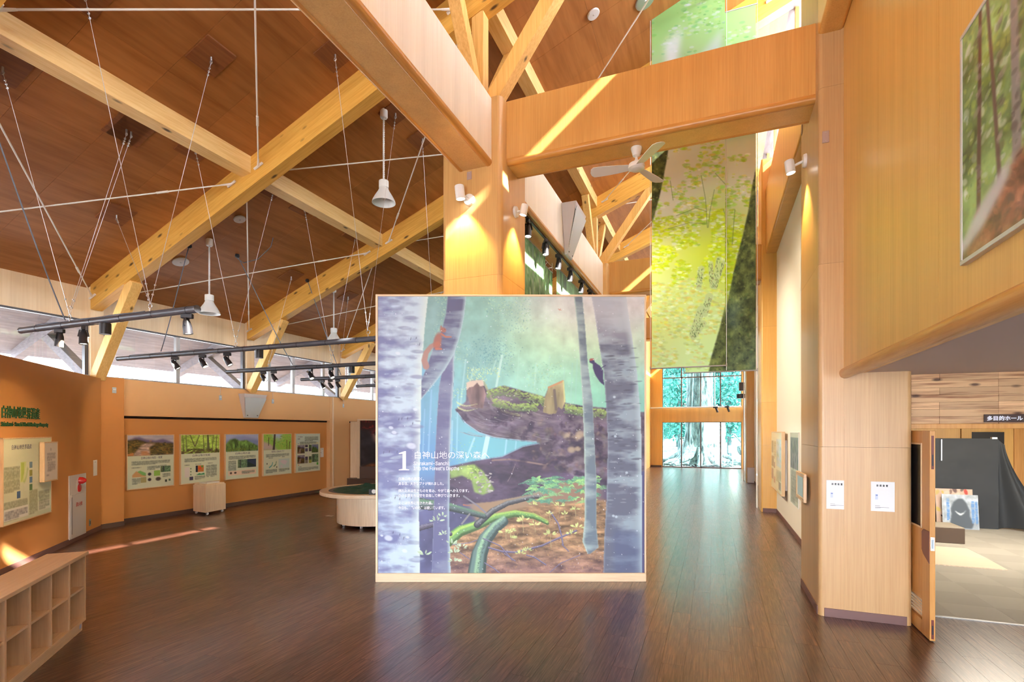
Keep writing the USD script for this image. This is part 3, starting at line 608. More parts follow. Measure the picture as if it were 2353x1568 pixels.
    for q in [((480, 640), (560, 720), (660, 760)), ((520, 620), (600, 690), (720, 740)), ((600, 560), (640, 640), (700, 690), (760, 720)), ((620, 600), (690, 670), (800, 700))]: p.stroke(P(*q), 10, (130, 125, 140), .4, 8)
    p.stroke(P((595, 500), (640, 590), (690, 650), (780, 670)), 12, (150, 150, 110), .7, 6)
    for k in range(60): # lumps of the root plate
        x, y = p.r.uniform(850, 1235), p.r.uniform(690, 980); z = p.r.uniform(12, 34); p.dab(x - ox, y - oy, z, z * .65, (70 + p.r.uniform(0, 30), 60 + p.r.uniform(0, 25), 72), .5, p.r.uniform(0, 3), 1); p.dab(x - ox - 3, y - oy - z * .25, z * .6, z * .35, (150, 125, 110), p.r.uniform(.15, .5), p.r.uniform(0, 3), 1)
    for x, y, z in [(1040, 780, 34), (1085, 790, 26), (1055, 850, 26), (1088, 845, 20), (1100, 770, 30)]: p.dab(x - ox, y - oy, z, z * .8, (185, 165, 130), .75, 0, 1.2)
    p.stroke(P((640, 905), (730, 900), (830, 915), (920, 930), (950, 905), (975, 900)), 9, (140, 115, 105), .8, 4); p.stroke(P((760, 925), (740, 980), (720, 1015)), 3, (140, 125, 125), .7)
    p.mix(A * np.clip((p.noise(18, 40, 4, 45) - .5) * 2.2, 0, 1), (150, 140, 140), .5); p.mix(A * np.clip((.42 - p.noise(26, 34, 4, 46)) * 4, 0, 1), (44, 36, 56), .75); p.mix(B * np.clip((.45 - p.noise(26, 40, 4, 47)) * 3, 0, 1), (46, 38, 58), .7)
    for k in range(26): x, y = p.r.uniform(470, 860), p.r.uniform(640, 780); p.stroke(P((x, y), (x + 40, y + 14), (x + 95, y + 22)), 2.5, (150, 145, 160) if k % 2 else (48, 40, 60), .55, 2)
    # moss along the tops
    for q, w in [((P((610, 540), (700, 520), (830, 556), (915, 578))), 46), (P((1020, 612), (1110, 630), (1240, 640)), 44), (P((640, 580), (760, 610), (880, 610)), 40)]:
        for _ in range(420):
            k = p.r.integers(len(q) - 1); t = p.r.random(); x = q[k][0] + (q[k + 1][0] - q[k][0]) * t; y = q[k][1] + (q[k + 1][1] - q[k][1]) * t; u = p.r.random()
            z = p.r.uniform(4, 10); c = np.array([165, 205, 95]) * (1 - u) + np.array([85, 105, 75]) * u; p.dab(x, y + u * w + p.r.uniform(-4, 4), z, z * .6, c, .6, p.r.uniform(-.4, .4), 1)
    p.dabs(150, (600, 1180), (500, 640), (2, 5), [(215, 235, 190), (190, 225, 160)], .85, .5, A)
    f = P((505, 500), (585, 492), (606, 560), (590, 635), (530, 628), (506, 565)); p.mix(p.poly(f), np.array([132, 108, 108]) * (0.65 + 0.6 * p.noise(40, 14, 3, 51))[..., None])
    p.mix(p.poly(P((503, 500), (530, 490), (560, 487), (590, 487), (596, 515), (575, 520), (560, 500), (540, 520), (520, 525), (505, 540))), (212, 196, 176), .9)
    p.mix(p.poly(P((905, 655), (915, 580), (935, 525), (1010, 490), (1022, 600), (1005, 640), (985, 625), (975, 660), (940, 665))), np.array([158, 148, 108]) * (0.7 + 0.5 * p.noise(50, 10, 3, 52))[..., None])
    p.stroke(P((935, 525), (1010, 492)), 10, (190, 140, 95), .9, 3); p.stroke(P((1012, 495), (1020, 600)), 8, (205, 215, 140), .8, 4); p.stroke(P((965, 540), (975, 640)), 14, (85, 75, 80), .7, 5)
    for q in [((455, 605), (500, 610), (560, 625)), ((460, 630), (520, 635), (560, 632))]:
        for t in np.linspace(0, 1, 16): x = q[0][0] + (q[2][0] - q[0][0]) * t; p.dab(x - ox, q[0][1] + 10 * math.sin(t * 4) + 14 * t - oy, 2.5, 10 * (1.1 - t), (205, 220, 150), .8, -.5)
    # mossy log end with grey chips
    p.mix(p.poly(P((415, 960), (470, 935), (545, 925), (590, 960), (640, 1040), (650, 1060), (590, 1085), (545, 1070), (530, 1010), (480, 985), (420, 1000)), 2), np.array([128, 158, 84]) * (0.7 + 0.6 * p.noise(30, 30, 4, 61))[..., None])
    p.dabs(160, (470, 600), (880, 960), (4, 9), [(165, 205, 90), (140, 185, 85), (190, 215, 110)], .7, .6, p.poly(P((440, 950), (545, 928), (590, 965), (560, 1000), (440, 985)), 4))
    for _ in range(46): x, y = p.r.uniform(520, 640), p.r.uniform(965, 1072); 0 if (x - 520) * .9 + 950 < y - 20 and x < 560 else p.dab(x - ox, y - oy, p.r.uniform(7, 13), p.r.uniform(3, 7), np.array([172, 168, 164]) * p.r.uniform(.65, 1.15), .9, p.r.uniform(-.9, .3))
    # mossy roots and boughs
    def root(q, w0, w1, c, hi, seed):
        p.stroke(q, w0, np.array(c) * .55, 1, 3, w1); p.stroke([(x - w0 * .03, y - w0 * .12) for x, y in q], w0 * .72, c, .95, 10, w1 * .7); p.stroke([(x, y - w0 * .25) for x, y in q], w0 * .25, hi, .8, 8, w1 * .25)
        for _ in range(260):
            k = p.r.integers(len(q) - 1); t = p.r.random(); u = p.r.uniform(-.5, .5); ww = w0 + (w1 - w0) * (k + t) / (len(q) - 1)
            cc = (np.array(hi) if u < -.15 else np.array(c) * (.5 if u > .25 else .85)) * p.r.uniform(.75, 1.15); z = p.r.uniform(2.5, 6)
            p.dab(q[k][0] + (q[k + 1][0] - q[k][0]) * t + p.r.uniform(-3, 3), q[k][1] + (q[k + 1][1] - q[k][1]) * t + u * ww * 1.08, z, z * .55, cc, .6, p.r.uniform(-.8, .8), 1)
    root(P((400, 1330), (470, 1275), (560, 1245), (650, 1205), (760, 1185), (860, 1200), (930, 1235)), 62, 14, (112, 165, 92), (175, 215, 95), 1)
    root(P((560, 1240), (640, 1170), (720, 1130), (850, 1100), (900, 1095)), 36, 10, (82, 86, 92), (135, 140, 140), 2)
    root(P((555, 1510), (570, 1400), (600, 1320), (650, 1260), (700, 1225)), 96, 46, (98, 128, 122), (150, 195, 150), 3)
    root(P((255, 1260), (330, 1240), (420, 1290)), 26, 20, (88, 84, 104), (120, 118, 140), 4); root(P((255, 1130), (420, 1150), (600, 1200)), 60, 20, (82, 100, 100), (95, 140, 105), 5)
    p.stroke(P((490, 1092), (560, 1140), (605, 1178)), 9, (120, 118, 130), .95, 2); p.stroke(P((480, 1235), (520, 1185)), 9, (130, 128, 125), .9, 2)
    # ferns
    for _ in range(90):
        x, y = p.r.uniform(815, 1210), p.r.uniform(1000, 1125); a = p.r.uniform(-2.9, -.2); L = p.r.uniform(45, 95); c = np.array([(105, 168, 122), (125, 190, 122), (85, 145, 118), (150, 205, 125)][p.r.integers(4)])
        for t in np.linspace(0.05, 1, 13):
            px, py = x + math.cos(a) * L * t, y + math.sin(a) * L * t * .55 + 26 * t * t; w = 13 * (1 - t) + 2
            for sg in (-1, 1): p.dab(px - ox + sg * w * .5 * math.sin(a), py - oy + sg * w * .45 * abs(math.cos(a)), w * .75, 2.6, c * p.r.uniform(.85, 1.1), .85, a + sg * 1.1)
    # twigs and saplings
    for q, w in [(((620, 1360), (690, 1380), (760, 1385), (900, 1350), (990, 1310), (1080, 1272)), 10), (((945, 1175), (985, 1235), (1003, 1300), (1010, 1345)), 8), (((590, 1312), (680, 1350), (745, 1425)), 6), (((430, 1345), (520, 1335), (560, 1320)), 4), (((820, 1400), (860, 1410), (920, 1450)), 7), (((600, 1440), (650, 1470), (680, 1495)), 6), (((940, 1490), (1000, 1440), (1100, 1400)), 4), (((700, 1390), (760, 1430)), 5), (((1005, 1345), (1040, 1380)), 5), (((470, 1385), (520, 1420)), 4)]:
        p.stroke(P(*q), w, (86, 82, 112), .95, 2); p.stroke([(x, y - w * .25) for x, y in P(*q)], w * .3, (165, 160, 185), .7, 1.5)
    def sapling(x, y, z, c, n=10, stem=0):
        if stem: p.stroke(P((x, y), (x + 2, y + stem)), 3, (165, 150, 105), .9)
        for k in range(n): a = p.r.uniform(-3.3, .2); L = z * p.r.uniform(.4, 1); p.dab(x - ox + math.cos(a) * L, y - oy + math.sin(a) * L * .6, z * .34, z * .13, np.array(c) * p.r.uniform(.85, 1.1), .95, a)
    for x, y, z, st in [(710, 1285, 34, 30), (735, 1275, 26, 40), (800, 1220, 36, 60), (862, 1240, 30, 40), (945, 1290, 34, 70), (990, 1142, 28, 40), (1075, 1162, 26, 36), (855, 1135, 26, 0), (940, 1185, 22, 36), (1120, 1112, 20, 0), (780, 1392, 30, 0), (1085, 1255, 34, 0), (825, 1375, 26, 0), (1060, 1290, 30, 0), (740, 1310, 26, 0), (1020, 1185, 22, 30)]: sapling(x, y, z, (196, 210, 130), 11, st)
    # the great trunks in front
    p.trunk(P((392, 440), (440, 345), (436, 500), (424, 640)), P((394, 441), (442, 346), (438, 501), (426, 641)), (90, 92, 128), (120, 135, 160), (150, 175, 190), .4, 60)
    p.trunk(P((380, 420), (360, 520), (348, 700), (338, 900), (332, 1200), (322, 1500)), P((440, 330), (436, 500), (424, 700), (417, 900), (413, 1200), (421, 1500)), (92, 94, 132), (118, 126, 154), (168, 195, 200), .55, 70, 34)
    p.trunk(P((405, 50), (396, 140), (372, 230), (332, 310), (295, 420), (255, 520), (235, 600)), P((503, 50), (492, 150), (472, 250), (440, 350), (392, 432), (330, 512), (262, 592)), (86, 90, 122), (128, 146, 166), (165, 195, 200), .9, 80, 40)
    p.trunk(P((30, 50), (30, 800), (30, 1500)), P((303, 50), (286, 200), (271, 400), (266, 600), (259, 900), (255, 1200), (261, 1500)), (104, 110, 154), (176, 198, 212), (196, 214, 210), .75, 90, 26)
    tm = p.poly(P((30, 50), (270, 50), (262, 600), (250, 1000), (250, 1500), (30, 1500)))
    p.dabs(60, (0, 215), (20, 1430), (18, 52), [(96, 98, 140), (104, 110, 150)], .55, .28, tm, ang=0.05); p.dabs(44, (40, 215), (20, 1430), (14, 44), [(178, 198, 212), (165, 190, 208)], .55, .26, tm, ang=-0.1)
    for x, y, z in [(145, 348, 16), (108, 735, 15), (125, 760, 16), (95, 1310, 26), (195, 1306, 12), (180, 1377, 17), (235, 640, 14), (60, 1297, 10), (215, 830, 30)]: p.dab(x - ox, y - oy, z, z * .65, (205, 216, 226), .75, .2, 1.5)
    for x, y in [(150, 690), (165, 688), (195, 686), (222, 712), (240, 270), (258, 300), (212, 272), (130, 1100), (155, 1105), (190, 1095), (215, 1100), (120, 1280), (155, 1290), (175, 1310), (70, 865), (100, 860), (140, 862)]: p.dab(x - ox, y - oy, 2.5, 10, (70, 72, 98), .8, .25)
    p.trunk(P((1067, 45), (1085, 200), (1100, 400), (1113, 600), (1121, 800), (1124, 1000), (1125, 1200), (1113, 1330), (1140, 1395)), P((1111, 45), (1126, 200), (1141, 400), (1166, 600), (1178, 850), (1186, 1000), (1186, 1250), (1197, 1360), (1150, 1395)), (98, 114, 126), (145, 166, 168), (170, 195, 180), .7, 100, 36, 'left')
    p.trunk(P((1160, 45), (1180, 150), (1200, 300), (1225, 450), (1236, 600), (1246, 800), (1240, 1100), (1228, 1300), (1222, 1500)), P((1341, 45), (1351, 130), (1371, 250), (1400, 450), (1421, 700), (1426, 1100), (1426, 1500)), (92, 98, 116), (138, 156, 168), (168, 192, 198), .8, 110, 30, 'right')
    p.mix(p.poly(P((1160, 45), (1341, 45), (1380, 300), (1200, 300))) * np.clip((330 - p.Y) / 260, 0, 1), (186, 192, 198), .75)
    rm = p.poly(P((1240, 260), (1390, 260), (1415, 700), (1418, 1490), (1240, 1490)))
    p.dabs(70, (1210, 1370), (240, 1000), (10, 36), [(68, 72, 88), (80, 84, 98)], .65, .2, rm, ang=-.05); p.dabs(30, (1210, 1370), (300, 1100), (8, 30), [(160, 178, 182)], .5, .22, rm, ang=0)
    p.mix(p.poly(P((1275, 1270), (1420, 1280), (1420, 1500), (1275, 1500)), 12), (72, 84, 122), .5)
    for x, y in [(1280, 575), (1285, 780), (1345, 970), (1290, 1200), (1275, 1195)]: p.dab(x - ox, y - oy, 9, 8, (180, 200, 212), .8)
    # leaves in front of the left trunks
    for x, y, z in [(430, 1340, 36), (445, 1385, 34), (285, 1395, 38), (350, 1220, 34), (375, 1195, 26), (440, 1430, 34), (475, 1360, 30), (385, 1290, 26)]: sapling(x, y, z, (178, 205, 168), 9)
    # squirrel and woodpecker
    sq = (150, 96, 84)
    p.stroke(P((292, 415), (283, 385), (292, 345), (318, 312), (338, 300)), 34, (160, 118, 108), .95, 6, 20)
    p.dab(352 - ox, 282 - oy, 24, 52, sq, 1, .25); p.dab(352 - ox, 305 - oy, 24, 24, (165, 100, 80), .8); p.dab(381 - ox, 226 - oy, 20, 16, sq, 1, .35); p.mix(p.poly(P((365, 215), (370, 200), (378, 213))), sq); p.dab(390 - ox, 222 - oy, 2.5, 2.5, (40, 30, 35))
    p.stroke(P((372, 246), (395, 262), (424, 262)), 11, (170, 105, 85), .95, 2, 6); p.stroke(P((345, 325), (372, 325)), 11, (175, 105, 85), .95, 2, 9)
    wp = (58, 54, 92)
    p.mix(p.poly(P((1160, 380), (1180, 395), (1205, 412), (1222, 440), (1222, 480), (1228, 515), (1215, 505), (1200, 490), (1180, 460), (1168, 425), (1166, 402), (1148, 392))), wp); p.dab(1163 - ox, 388 - oy, 16, 13, wp); p.mix(p.poly(P((1146, 385), (1155, 373), (1172, 374), (1172, 381), (1158, 386))), (150, 80, 72)); p.stroke(P((1176, 384), (1192, 370)), 3.5, (190, 205, 190), .9); p.stroke(P((1210, 425), (1234, 410)), 4, wp); p.dab(1170 - ox, 380 - oy, 2.5, 2.5, (225, 225, 215))
    p.stroke(P((985, 116), (1000, 122)), 4, (190, 140, 120), .9); p.stroke(P((990, 124), (998, 114)), 2.5, (190, 140, 120), .9); p.stroke(P((488, 1137), (505, 1140), (525, 1140)), 7, (170, 95, 70), .9, 2, 3)
    for _ in range(430):
        x, y = p.r.uniform(0, 1398), p.r.uniform(0, 1440)
        if 480 < x < 1020 and 520 < y < 1440 and p.r.random() < .5: continue
        z = p.r.uniform(1.6, 3.2); p.dab(x, y, z, z, (225, 230, 240), p.r.uniform(.4, .95))
    p.a = (p.a * 0.90 + np.array([186, 192, 208]) * 0.10) * 1.04
    return p

def paint_banner(right):
    """One of the two tall banners: autumn beech leaves and mossy trunks. Coordinates follow the pair: x 0..243 across both, y 0..1160 down."""
    x0, x1 = (80, 243) if right else (0, 172)
    p = Paint(x1 - x0, 940, 170, 560, seed=5 + right); q = lambda *v: [(a - x0, b) for a, b in v]
    p.field([(a - x0, b, *c) for a, b, c in [(40, 60, (130, 175, 105)), (160, 60, (136, 180, 115)), (100, 140, (140, 176, 122)), (220, 150, (136, 180, 122)), (60, 220, (150, 168, 140)), (190, 230, (150, 172, 140)), (60, 330, (205, 200, 190)), (100, 450, (203, 192, 184)), (190, 440, (205, 196, 180)), (70, 560, (205, 196, 184)), (160, 570, (188, 192, 110)),
        (60, 660, (196, 196, 110)), (120, 660, (190, 196, 40)), (150, 700, (192, 196, 40)), (60, 740, (196, 205, 140)), (120, 760, (192, 200, 150)), (60, 840, (200, 205, 120)), (120, 860, (198, 205, 150)), (60, 920, (195, 212, 170)), (130, 925, (196, 214, 150))]], 48)
    for yr, cols, nn, al in [((0, 300), [(110, 165, 80), (175, 185, 200), (90, 150, 95), (150, 180, 110)], 700, .6), ((380, 640), [(180, 190, 40), (205, 185, 90), (150, 190, 50), (222, 214, 212), (140, 185, 80)], 1500, .65), ((560, 740), [(186, 196, 10), (200, 204, 30), (165, 190, 40), (215, 215, 190)], 1700, .75), ((720, 935), [(200, 195, 70), (190, 205, 140), (215, 220, 205), (170, 190, 120), (215, 185, 100)], 1500, .5)]:
        p.dabs(nn, (0, x1 - x0), yr, (2, 9), cols, al, .5, p.noise(5, 24, 4, 3 + yr[0] + right) > .42, ang=.15)
    p.mix(p.poly(q((30, 120), (75, 90), (55, 230), (40, 240)), 6), (190, 196, 214), .8); p.mix(p.poly(q((110, 180), (165, 120), (160, 210), (120, 240)), 5), (175, 188, 205), .7)
    for w in [((118, 470), (128, 530), (132, 600)), ((148, 510), (138, 560), (134, 600)), ((60, 560), (105, 548), (130, 560)), ((45, 470), (52, 520)), ((40, 590), (90, 582), (128, 590)), ((150, 470), (172, 500)), ((168, 560), (182, 610)), ((196, 520), (190, 610))]: p.stroke(q(*w), 1.6, (105, 125, 75), .7, 1.5)
    for a, b, c, d, w in [(118, 700, 112, 745, 16), (140, 690, 142, 745, 12), (158, 680, 146, 748, 12), (168, 690, 150, 750, 10), (136, 770, 126, 812, 18), (118, 800, 98, 860, 20), (122, 835, 100, 868, 16)]:
        p.stroke(q((a, b), (c, d)), w, (176, 184, 140), .8, 3, w * .8)
        for _ in range(34): t = p.r.random(); p.dab(a + (c - a) * t + p.r.uniform(-w, w) * .4 - x0, b + (d - b) * t, 1.2, 2.4, (84, 104, 66) if p.r.random() < .7 else (130, 104, 84), .6)
    def mossy(poly_pts, seed):
        m = p.poly(poly_pts, .5); n1, n2 = p.noise(14, 60, 5, seed, .65), p.noise(6, 22, 3, seed + 1)
        c = np.array([44, 50, 34])[None, None] * (1 - n1[..., None]) + np.array([118, 122, 68]) * n1[..., None]; c = c * (0.72 + .6 * n2[..., None])
        p.mix(m, c); p.dabs(700, (0, x1 - x0), (300, 940), (2, 6), [(126, 130, 70), (72, 96, 58), (34, 36, 32), (148, 148, 92)], .55, .7, m)
    mossy(q((-5, 330), (48, 330), (36, 420), (20, 500), (4, 560), (-5, 580)), 71)
    mossy(q((248, 400), (234, 470), (226, 530), (214, 590), (200, 650), (190, 700), (176, 780), (160, 850), (134, 945), (248, 945)), 81)
    p.mix(p.poly(q((170, 740), (245, 780), (245, 940), (180, 940)), 10) * p.noise(4, 14, 3, 91), (105, 130, 150), .45)
    lo_ = np.clip((p.Y - 250) / 60, 0, 1)[..., None]; p.a = p.a * (1 - lo_) + lo_ * np.clip(p.a * np.array([1.05, 1.15, 1.18]), 0, 255)  # lower print lightened and cooled to make up for dim warm light
    return p

def paint_forest(kind, nx, ny, seed):
    """Small forest photographs of several kinds, on a 100 x 100 sheet."""
    p = Paint(100, 100, nx, ny, seed=seed); n = p.noise(8, 8, 5, seed)
    if kind == 'rocky ridge':
        p.a[:] = (185, 180, 196); p.a *= (0.92 + .16 * p.noise(3, 6, 3, seed))[..., None]
        p.mix(p.poly([(0, 25), (15, 10), (24, 8), (40, 22), (60, 26), (75, 18), (100, 38), (100, 60), (0, 60)], 1), (112, 100, 140)); m = p.poly([(0, 25), (18, 18), (40, 34), (100, 42), (100, 100), (0, 100)], 1)
        p.mix(m, np.array([96, 82, 42]) * (.45 + 1.0 * n)[..., None]); p.dabs(260, (0, 100), (25, 100), (1.5, 4), [(160, 120, 50), (70, 72, 40), (52, 52, 36), (185, 130, 60)], .6, .8, m)
        p.mix(p.poly([(10, 98), (22, 65), (30, 45), (42, 38), (60, 42), (45, 60), (48, 100)], 1), np.array([200, 172, 158]) * (.7 + .5 * p.noise(14, 14, 3, seed + 3))[..., None]); p.mix(p.poly([(0, 90), (12, 84), (12, 100), (0, 100)]), (200, 135, 80)); p.mix(p.poly([(28, 78), (40, 78), (48, 98), (28, 98)], 1), (205, 140, 90), .8)
    elif kind == 'green wood':
        p.a[:] = (170, 205, 88); p.a *= (.72 + .5 * n)[..., None]; p.dabs(500, (0, 100), (0, 85), (1, 4), [(200, 225, 110), (150, 190, 70), (220, 235, 160), (120, 165, 60)], .6, .6)
        for x, y, x2, w in [(6, 100, 4, 2), (34, 62, 22, 3), (35, 62, 46, 3), (58, 95, 56, 2.5), (70, 80, 68, 7), (90, 90, 93, 2.5), (80, 90, 83, 2), (14, 90, 12, 2)]: p.stroke([(x, y), ((x + x2) / 2, y * .5), (x2, 0)], w, (88, 86, 62), .85, 1, w * .6)
        p.dabs(90, (0, 100), (78, 100), (4, 9), [(70, 58, 40), (96, 74, 52), (90, 110, 45)], .8, .5)
    elif kind == 'green mountain':
        p.a[:] = (168, 176, 215); p.mix(p.poly([(0, 35), (30, 10), (55, 8), (100, 30), (100, 60), (0, 60)], 2), (140, 150, 200)); p.mix(p.poly([(40, 45), (70, 30), (100, 40), (100, 70), (40, 70)], 1), (125, 140, 185))
        m = p.poly([(0, 55), (12, 30), (28, 24), (42, 38), (62, 34), (80, 52), (100, 70), (100, 100), (0, 100)], 1); rid = p.noise(18, 4, 4, seed + 5)
        p.mix(m, np.array([104, 142, 66]) * (.5 + .8 * rid)[..., None]); p.dabs(120, (0, 100), (82, 100), (1, 4), [(130, 140, 50), (90, 120, 50)], .8, .6)
    elif kind == 'path':
        p.a[:] = (150, 195, 85); p.mix(p.poly([(28, 0), (65, 0), (62, 40), (40, 30)], 5), (170, 190, 225)); p.dabs(420, (0, 100), (0, 90), (1, 5), [(110, 190, 70), (170, 205, 70), (190, 180, 80), (90, 150, 60)], .6, .6, (p.noise(6, 6, 3, seed + 2) > .35) * (1 - .8 * p.poly([(30, 0), (62, 0), (60, 38), (40, 30)], 3)))
        p.mix(p.poly([(0, 45), (20, 60), (50, 100), (0, 100)], 2), (190, 170, 168)); p.stroke([(35, 100), (37, 60), (39, 0)], 8, (72, 62, 56), 1, 1, 6); p.stroke([(17, 72), (18, 20)], 2, (60, 60, 50)); p.stroke([(92, 100), (94, 50)], 2.5, (80, 76, 50)); p.stroke([(84, 100), (83, 40)], 2, (100, 96, 60))
    elif kind == 'wood':
        p.a[:] = (122, 150, 92); p.a *= (.6 + .8 * n)[..., None]; p.dabs(900, (0, 100), (0, 80), (.8, 3.2), [(140, 170, 80), (170, 190, 100), (100, 135, 90), (215, 225, 215)], .6, .6)
        for x, x2, w, c in [(10, 11, 2.2, (92, 72, 66)), (22, 15, 2, (105, 90, 80)), (30, 28, 4, (140, 138, 134)), (39, 38, 6, (112, 96, 84)), (47, 55, 7, (120, 105, 95)), (62, 60, 15, (122, 108, 100)), (86, 84, 9, (150, 118, 100))]: p.stroke([(x2 if w != 6 else 44, 0 if w != 6 else 25), ((x + x2) / 2, 40), (x, 84)], w * .8, c, 1, 1, w * 1.1); p.dabs(int(w * 12), (x - w * .5, x + w * .5), (0, 82), (.6, 2), [(85, 78, 74), (160, 152, 145)], .5, 1.5)
        m = p.poly([(0, 96), (22, 80), (40, 70), (60, 60), (100, 50), (100, 100), (0, 100)], 2); p.mix(m, np.array([136, 88, 66]) * (.5 + .9 * p.noise(20, 20, 4, seed + 4))[..., None]); p.dabs(420, (0, 100), (55, 100), (1, 4), [(170, 105, 78), (98, 66, 54), (150, 90, 66)], .6, .4, m)
        p.mix(p.poly([(0, 92), (10, 82), (28, 72), (26, 80), (12, 92), (0, 97)], 1), (200, 198, 204), .9)
    elif kind == 'green trunks':
        p.a[:] = (140, 185, 140); p.a *= (.65 + .6 * n)[..., None]; p.dabs(900, (0, 100), (0, 100), (.8, 3), [(150, 195, 130), (90, 150, 90), (195, 215, 180), (70, 120, 80)], .6, .7)
        for x, w, c in [(6, 5, (165, 160, 110)), (14, 4, (70, 72, 62)), (30, 7, (70, 68, 86)), (24, 3, (60, 64, 58)), (68, 3, (140, 170, 150)), (85, 2, (140, 165, 150))]: p.stroke([(x, 0), (x + 1, 50), (x - 1, 100)], w, c, .85, 1)
    elif kind == 'tree scene':
        p.a[:] = (150, 120, 108); p.mix(p.poly([(0, 0), (100, 0), (100, 22), (60, 30), (30, 20), (0, 40)], 4), (56, 22, 24)); p.dabs(240, (0, 100), (0, 34), (1.5, 4), [(110, 22, 28), (70, 14, 22), (40, 34, 30), (150, 30, 34)], .8, .6)
        p.mix(p.poly([(0, 18), (16, 20), (24, 45), (60, 88), (30, 100), (0, 100)], 2), np.array([44, 40, 46]) * (.7 + .6 * n)[..., None]); p.dabs(240, (40, 100), (8, 60), (1, 3), [(40, 52, 36), (58, 72, 50), (70, 84, 62)], .75, .35, ang=1.2); p.mix(p.poly([(0, 100), (40, 86), (100, 74), (100, 100)], 1), np.array([112, 66, 34]) * (.5 + .9 * p.noise(30, 30, 3, seed + 1))[..., None])
    return p

def poster(kind, rows, seed, nx=110, ny=126):
    """An information board: a photograph over a pale green sheet of print, on a 100 x 114 sheet."""
    p = Paint(100, 114, nx, ny, base=(206, 214, 190), seed=seed)
    if kind:
        ph = paint_forest(kind, nx, int(ny * .39), seed); p.a[:ph.ny] = ph.a
        p.text_rows(9, 91, 56, 4, 2.2, (110, 120, 110), .5)
    for op in rows:
        k, *v = op
        if k == 't': p.text_rows(*v, (112, 122, 112), .5)
        elif k == 'r': p.rect(*v)
        elif k == 'd': p.dab(*v)
        elif k == 'p': p.mix(p.poly(v[0]), v[1])
        elif k == 'f': 
            x0, x1, y0, y1, kd = v; w = p._win(x0, x1, y0, y1); sh = p.X[w].shape; p.a[w] = paint_forest(kd, sh[1], sh[0], seed + 3).a * .75
    return p

# ---------------------------------------------------------------- the mural panel in the middle of the hall
MU = thing('mural_panel', 'big freestanding mural panel painted with a misty beech forest, squirrel and woodpecker', 'display panel', (-3.936, 5.334, 0), math.degrees(math.atan2(1.26, 3.149)))
MW, MH = 3.39, 3.60
obj('body', bx(0.02, MW - 0.02, 0.012, 0.085, 0, MH - 0.01), 'light_ply', MU)
obj('plinth', bx(0, MW, -0.012, 0.09, 0, 0.108, 0.004), 'light_ply', MU)
obj('frame_top', bx(0, MW, -0.004, 0.088, MH - 0.024, MH, 0.002), 'light_ply', MU)
for a, b in ((0, 0.027), (MW - 0.02, MW)): obj('frame_side', bx(a, b, -0.004, 0.088, 0.1, MH - 0.02, 0.002), 'light_ply_z', MU)
m, c = paint_mural().mesh(MW - 0.047, MH - 0.132); m.apply_translation((0.027, 0.010, 0.108))
PR = obj('print', m, 'print_matt', MU, col=c)
def mur(cx, cy): return 0.027 + (cx - 40) / 1398 * (MW - 0.047), 0.108 + (1492 - cy) / 1440 * (MH - 0.132)
def write(parent, text, x, z, h, mat, jp=True, bold=0, y=0.0, width=None, depth=0.0015, name='lettering', res=72, label=None, tol=0.7, sp=0.0):
    ms, w = letters(text, h, depth, bold, jp, res, tol, sp)
    m = cat_mesh(ms)
    if width: m.apply_scale((width / w, 1, 1))
    m.apply_translation((x, y, z)); return obj(name, m, mat, parent, label=label)
kx = (MW - 0.047) / 1398; kz = (MH - 0.132) / 1440
def mtext(t, cx0, cx1, cyb, em, bold=0, jp=True): x, z = mur(cx0, cyb); write(PR, t, x, z, em * kz * 0.73, 'text_white', jp, bold, 0.0099, (cx1 - cx0) * kx, res=80)
g1 = Polygon([(.02, 0), (.98, 0), (.98, .045), (.68, .075), (.68, 1.0), (.55, 1.0), (.02, .90), (.02, .84), (.36, .86), (.36, .075), (.02, .045)])
x_, z_ = mur(148, 957); obj('lettering', prism(affinity.affine_transform(g1, [57 * kx, 0, 0, 100 * kz, x_, z_]), 'y', .0085, .0099), 'text_white', PR, label='large numeral 1')
mtext('白神山地の深い森へ', 226, 626, 893, 42, 0)
mtext('Shirakami-Sanchi:', 226, 416, 930, 25, 1, False); mtext("Into the Forest's Depths", 226, 467, 956, 25, 1, False)
for t, x1, yb in (('白神山地の奥深く、', 292, 1008), ('ある日、大きなブナが倒れました。', 394, 1033), ('倒れた木は生きものを育み、やがて森へかえります。', 527, 1070), ('小さな芽たちは空を目指して伸びていきます。', 478, 1095), ('ここは世界に残された森。', 336, 1134), ('今日も、“いのち”は続いています。', 400, 1159)):
    mtext(t, 147, x1, yb, 18, 1)

# ---------------------------------------------------------------- boards, lettering and fittings on the left walls
def board(name, label, cat, loc, rz, w, h, p, group=None, depth=0.035, border=0.018, off=0.012, mat='print_matt', fr='frame_wood'):
    """A framed print: backing, four frame bars and the sheet; loc is the lower left corner on the wall."""
    t = thing(name, label, cat, loc, rz, group)
    obj('backing', bx(border * .5, w - border * .5, -depth + 0.004, 0, border * .5, h - border * .5), 'light_ply_z', t)
    for a, b, c, d in ((0, w, 0, border), (0, w, h - border, h)): obj('frame_bar', bx(a, b, -depth - 0.004, 0, c, d, 0.002), fr, t)
    for a, b in ((0, border), (w - border, w)): obj('frame_bar', bx(a, b, -depth - 0.004, 0, border, h - border, 0.002), fr, t)
    m, c = p.mesh(w - 2 * border, h - 2 * border); m.apply_translation((border, -depth, border))
    return t, obj('print', m, mat, t, col=c)
G1 = (88, 120, 88)
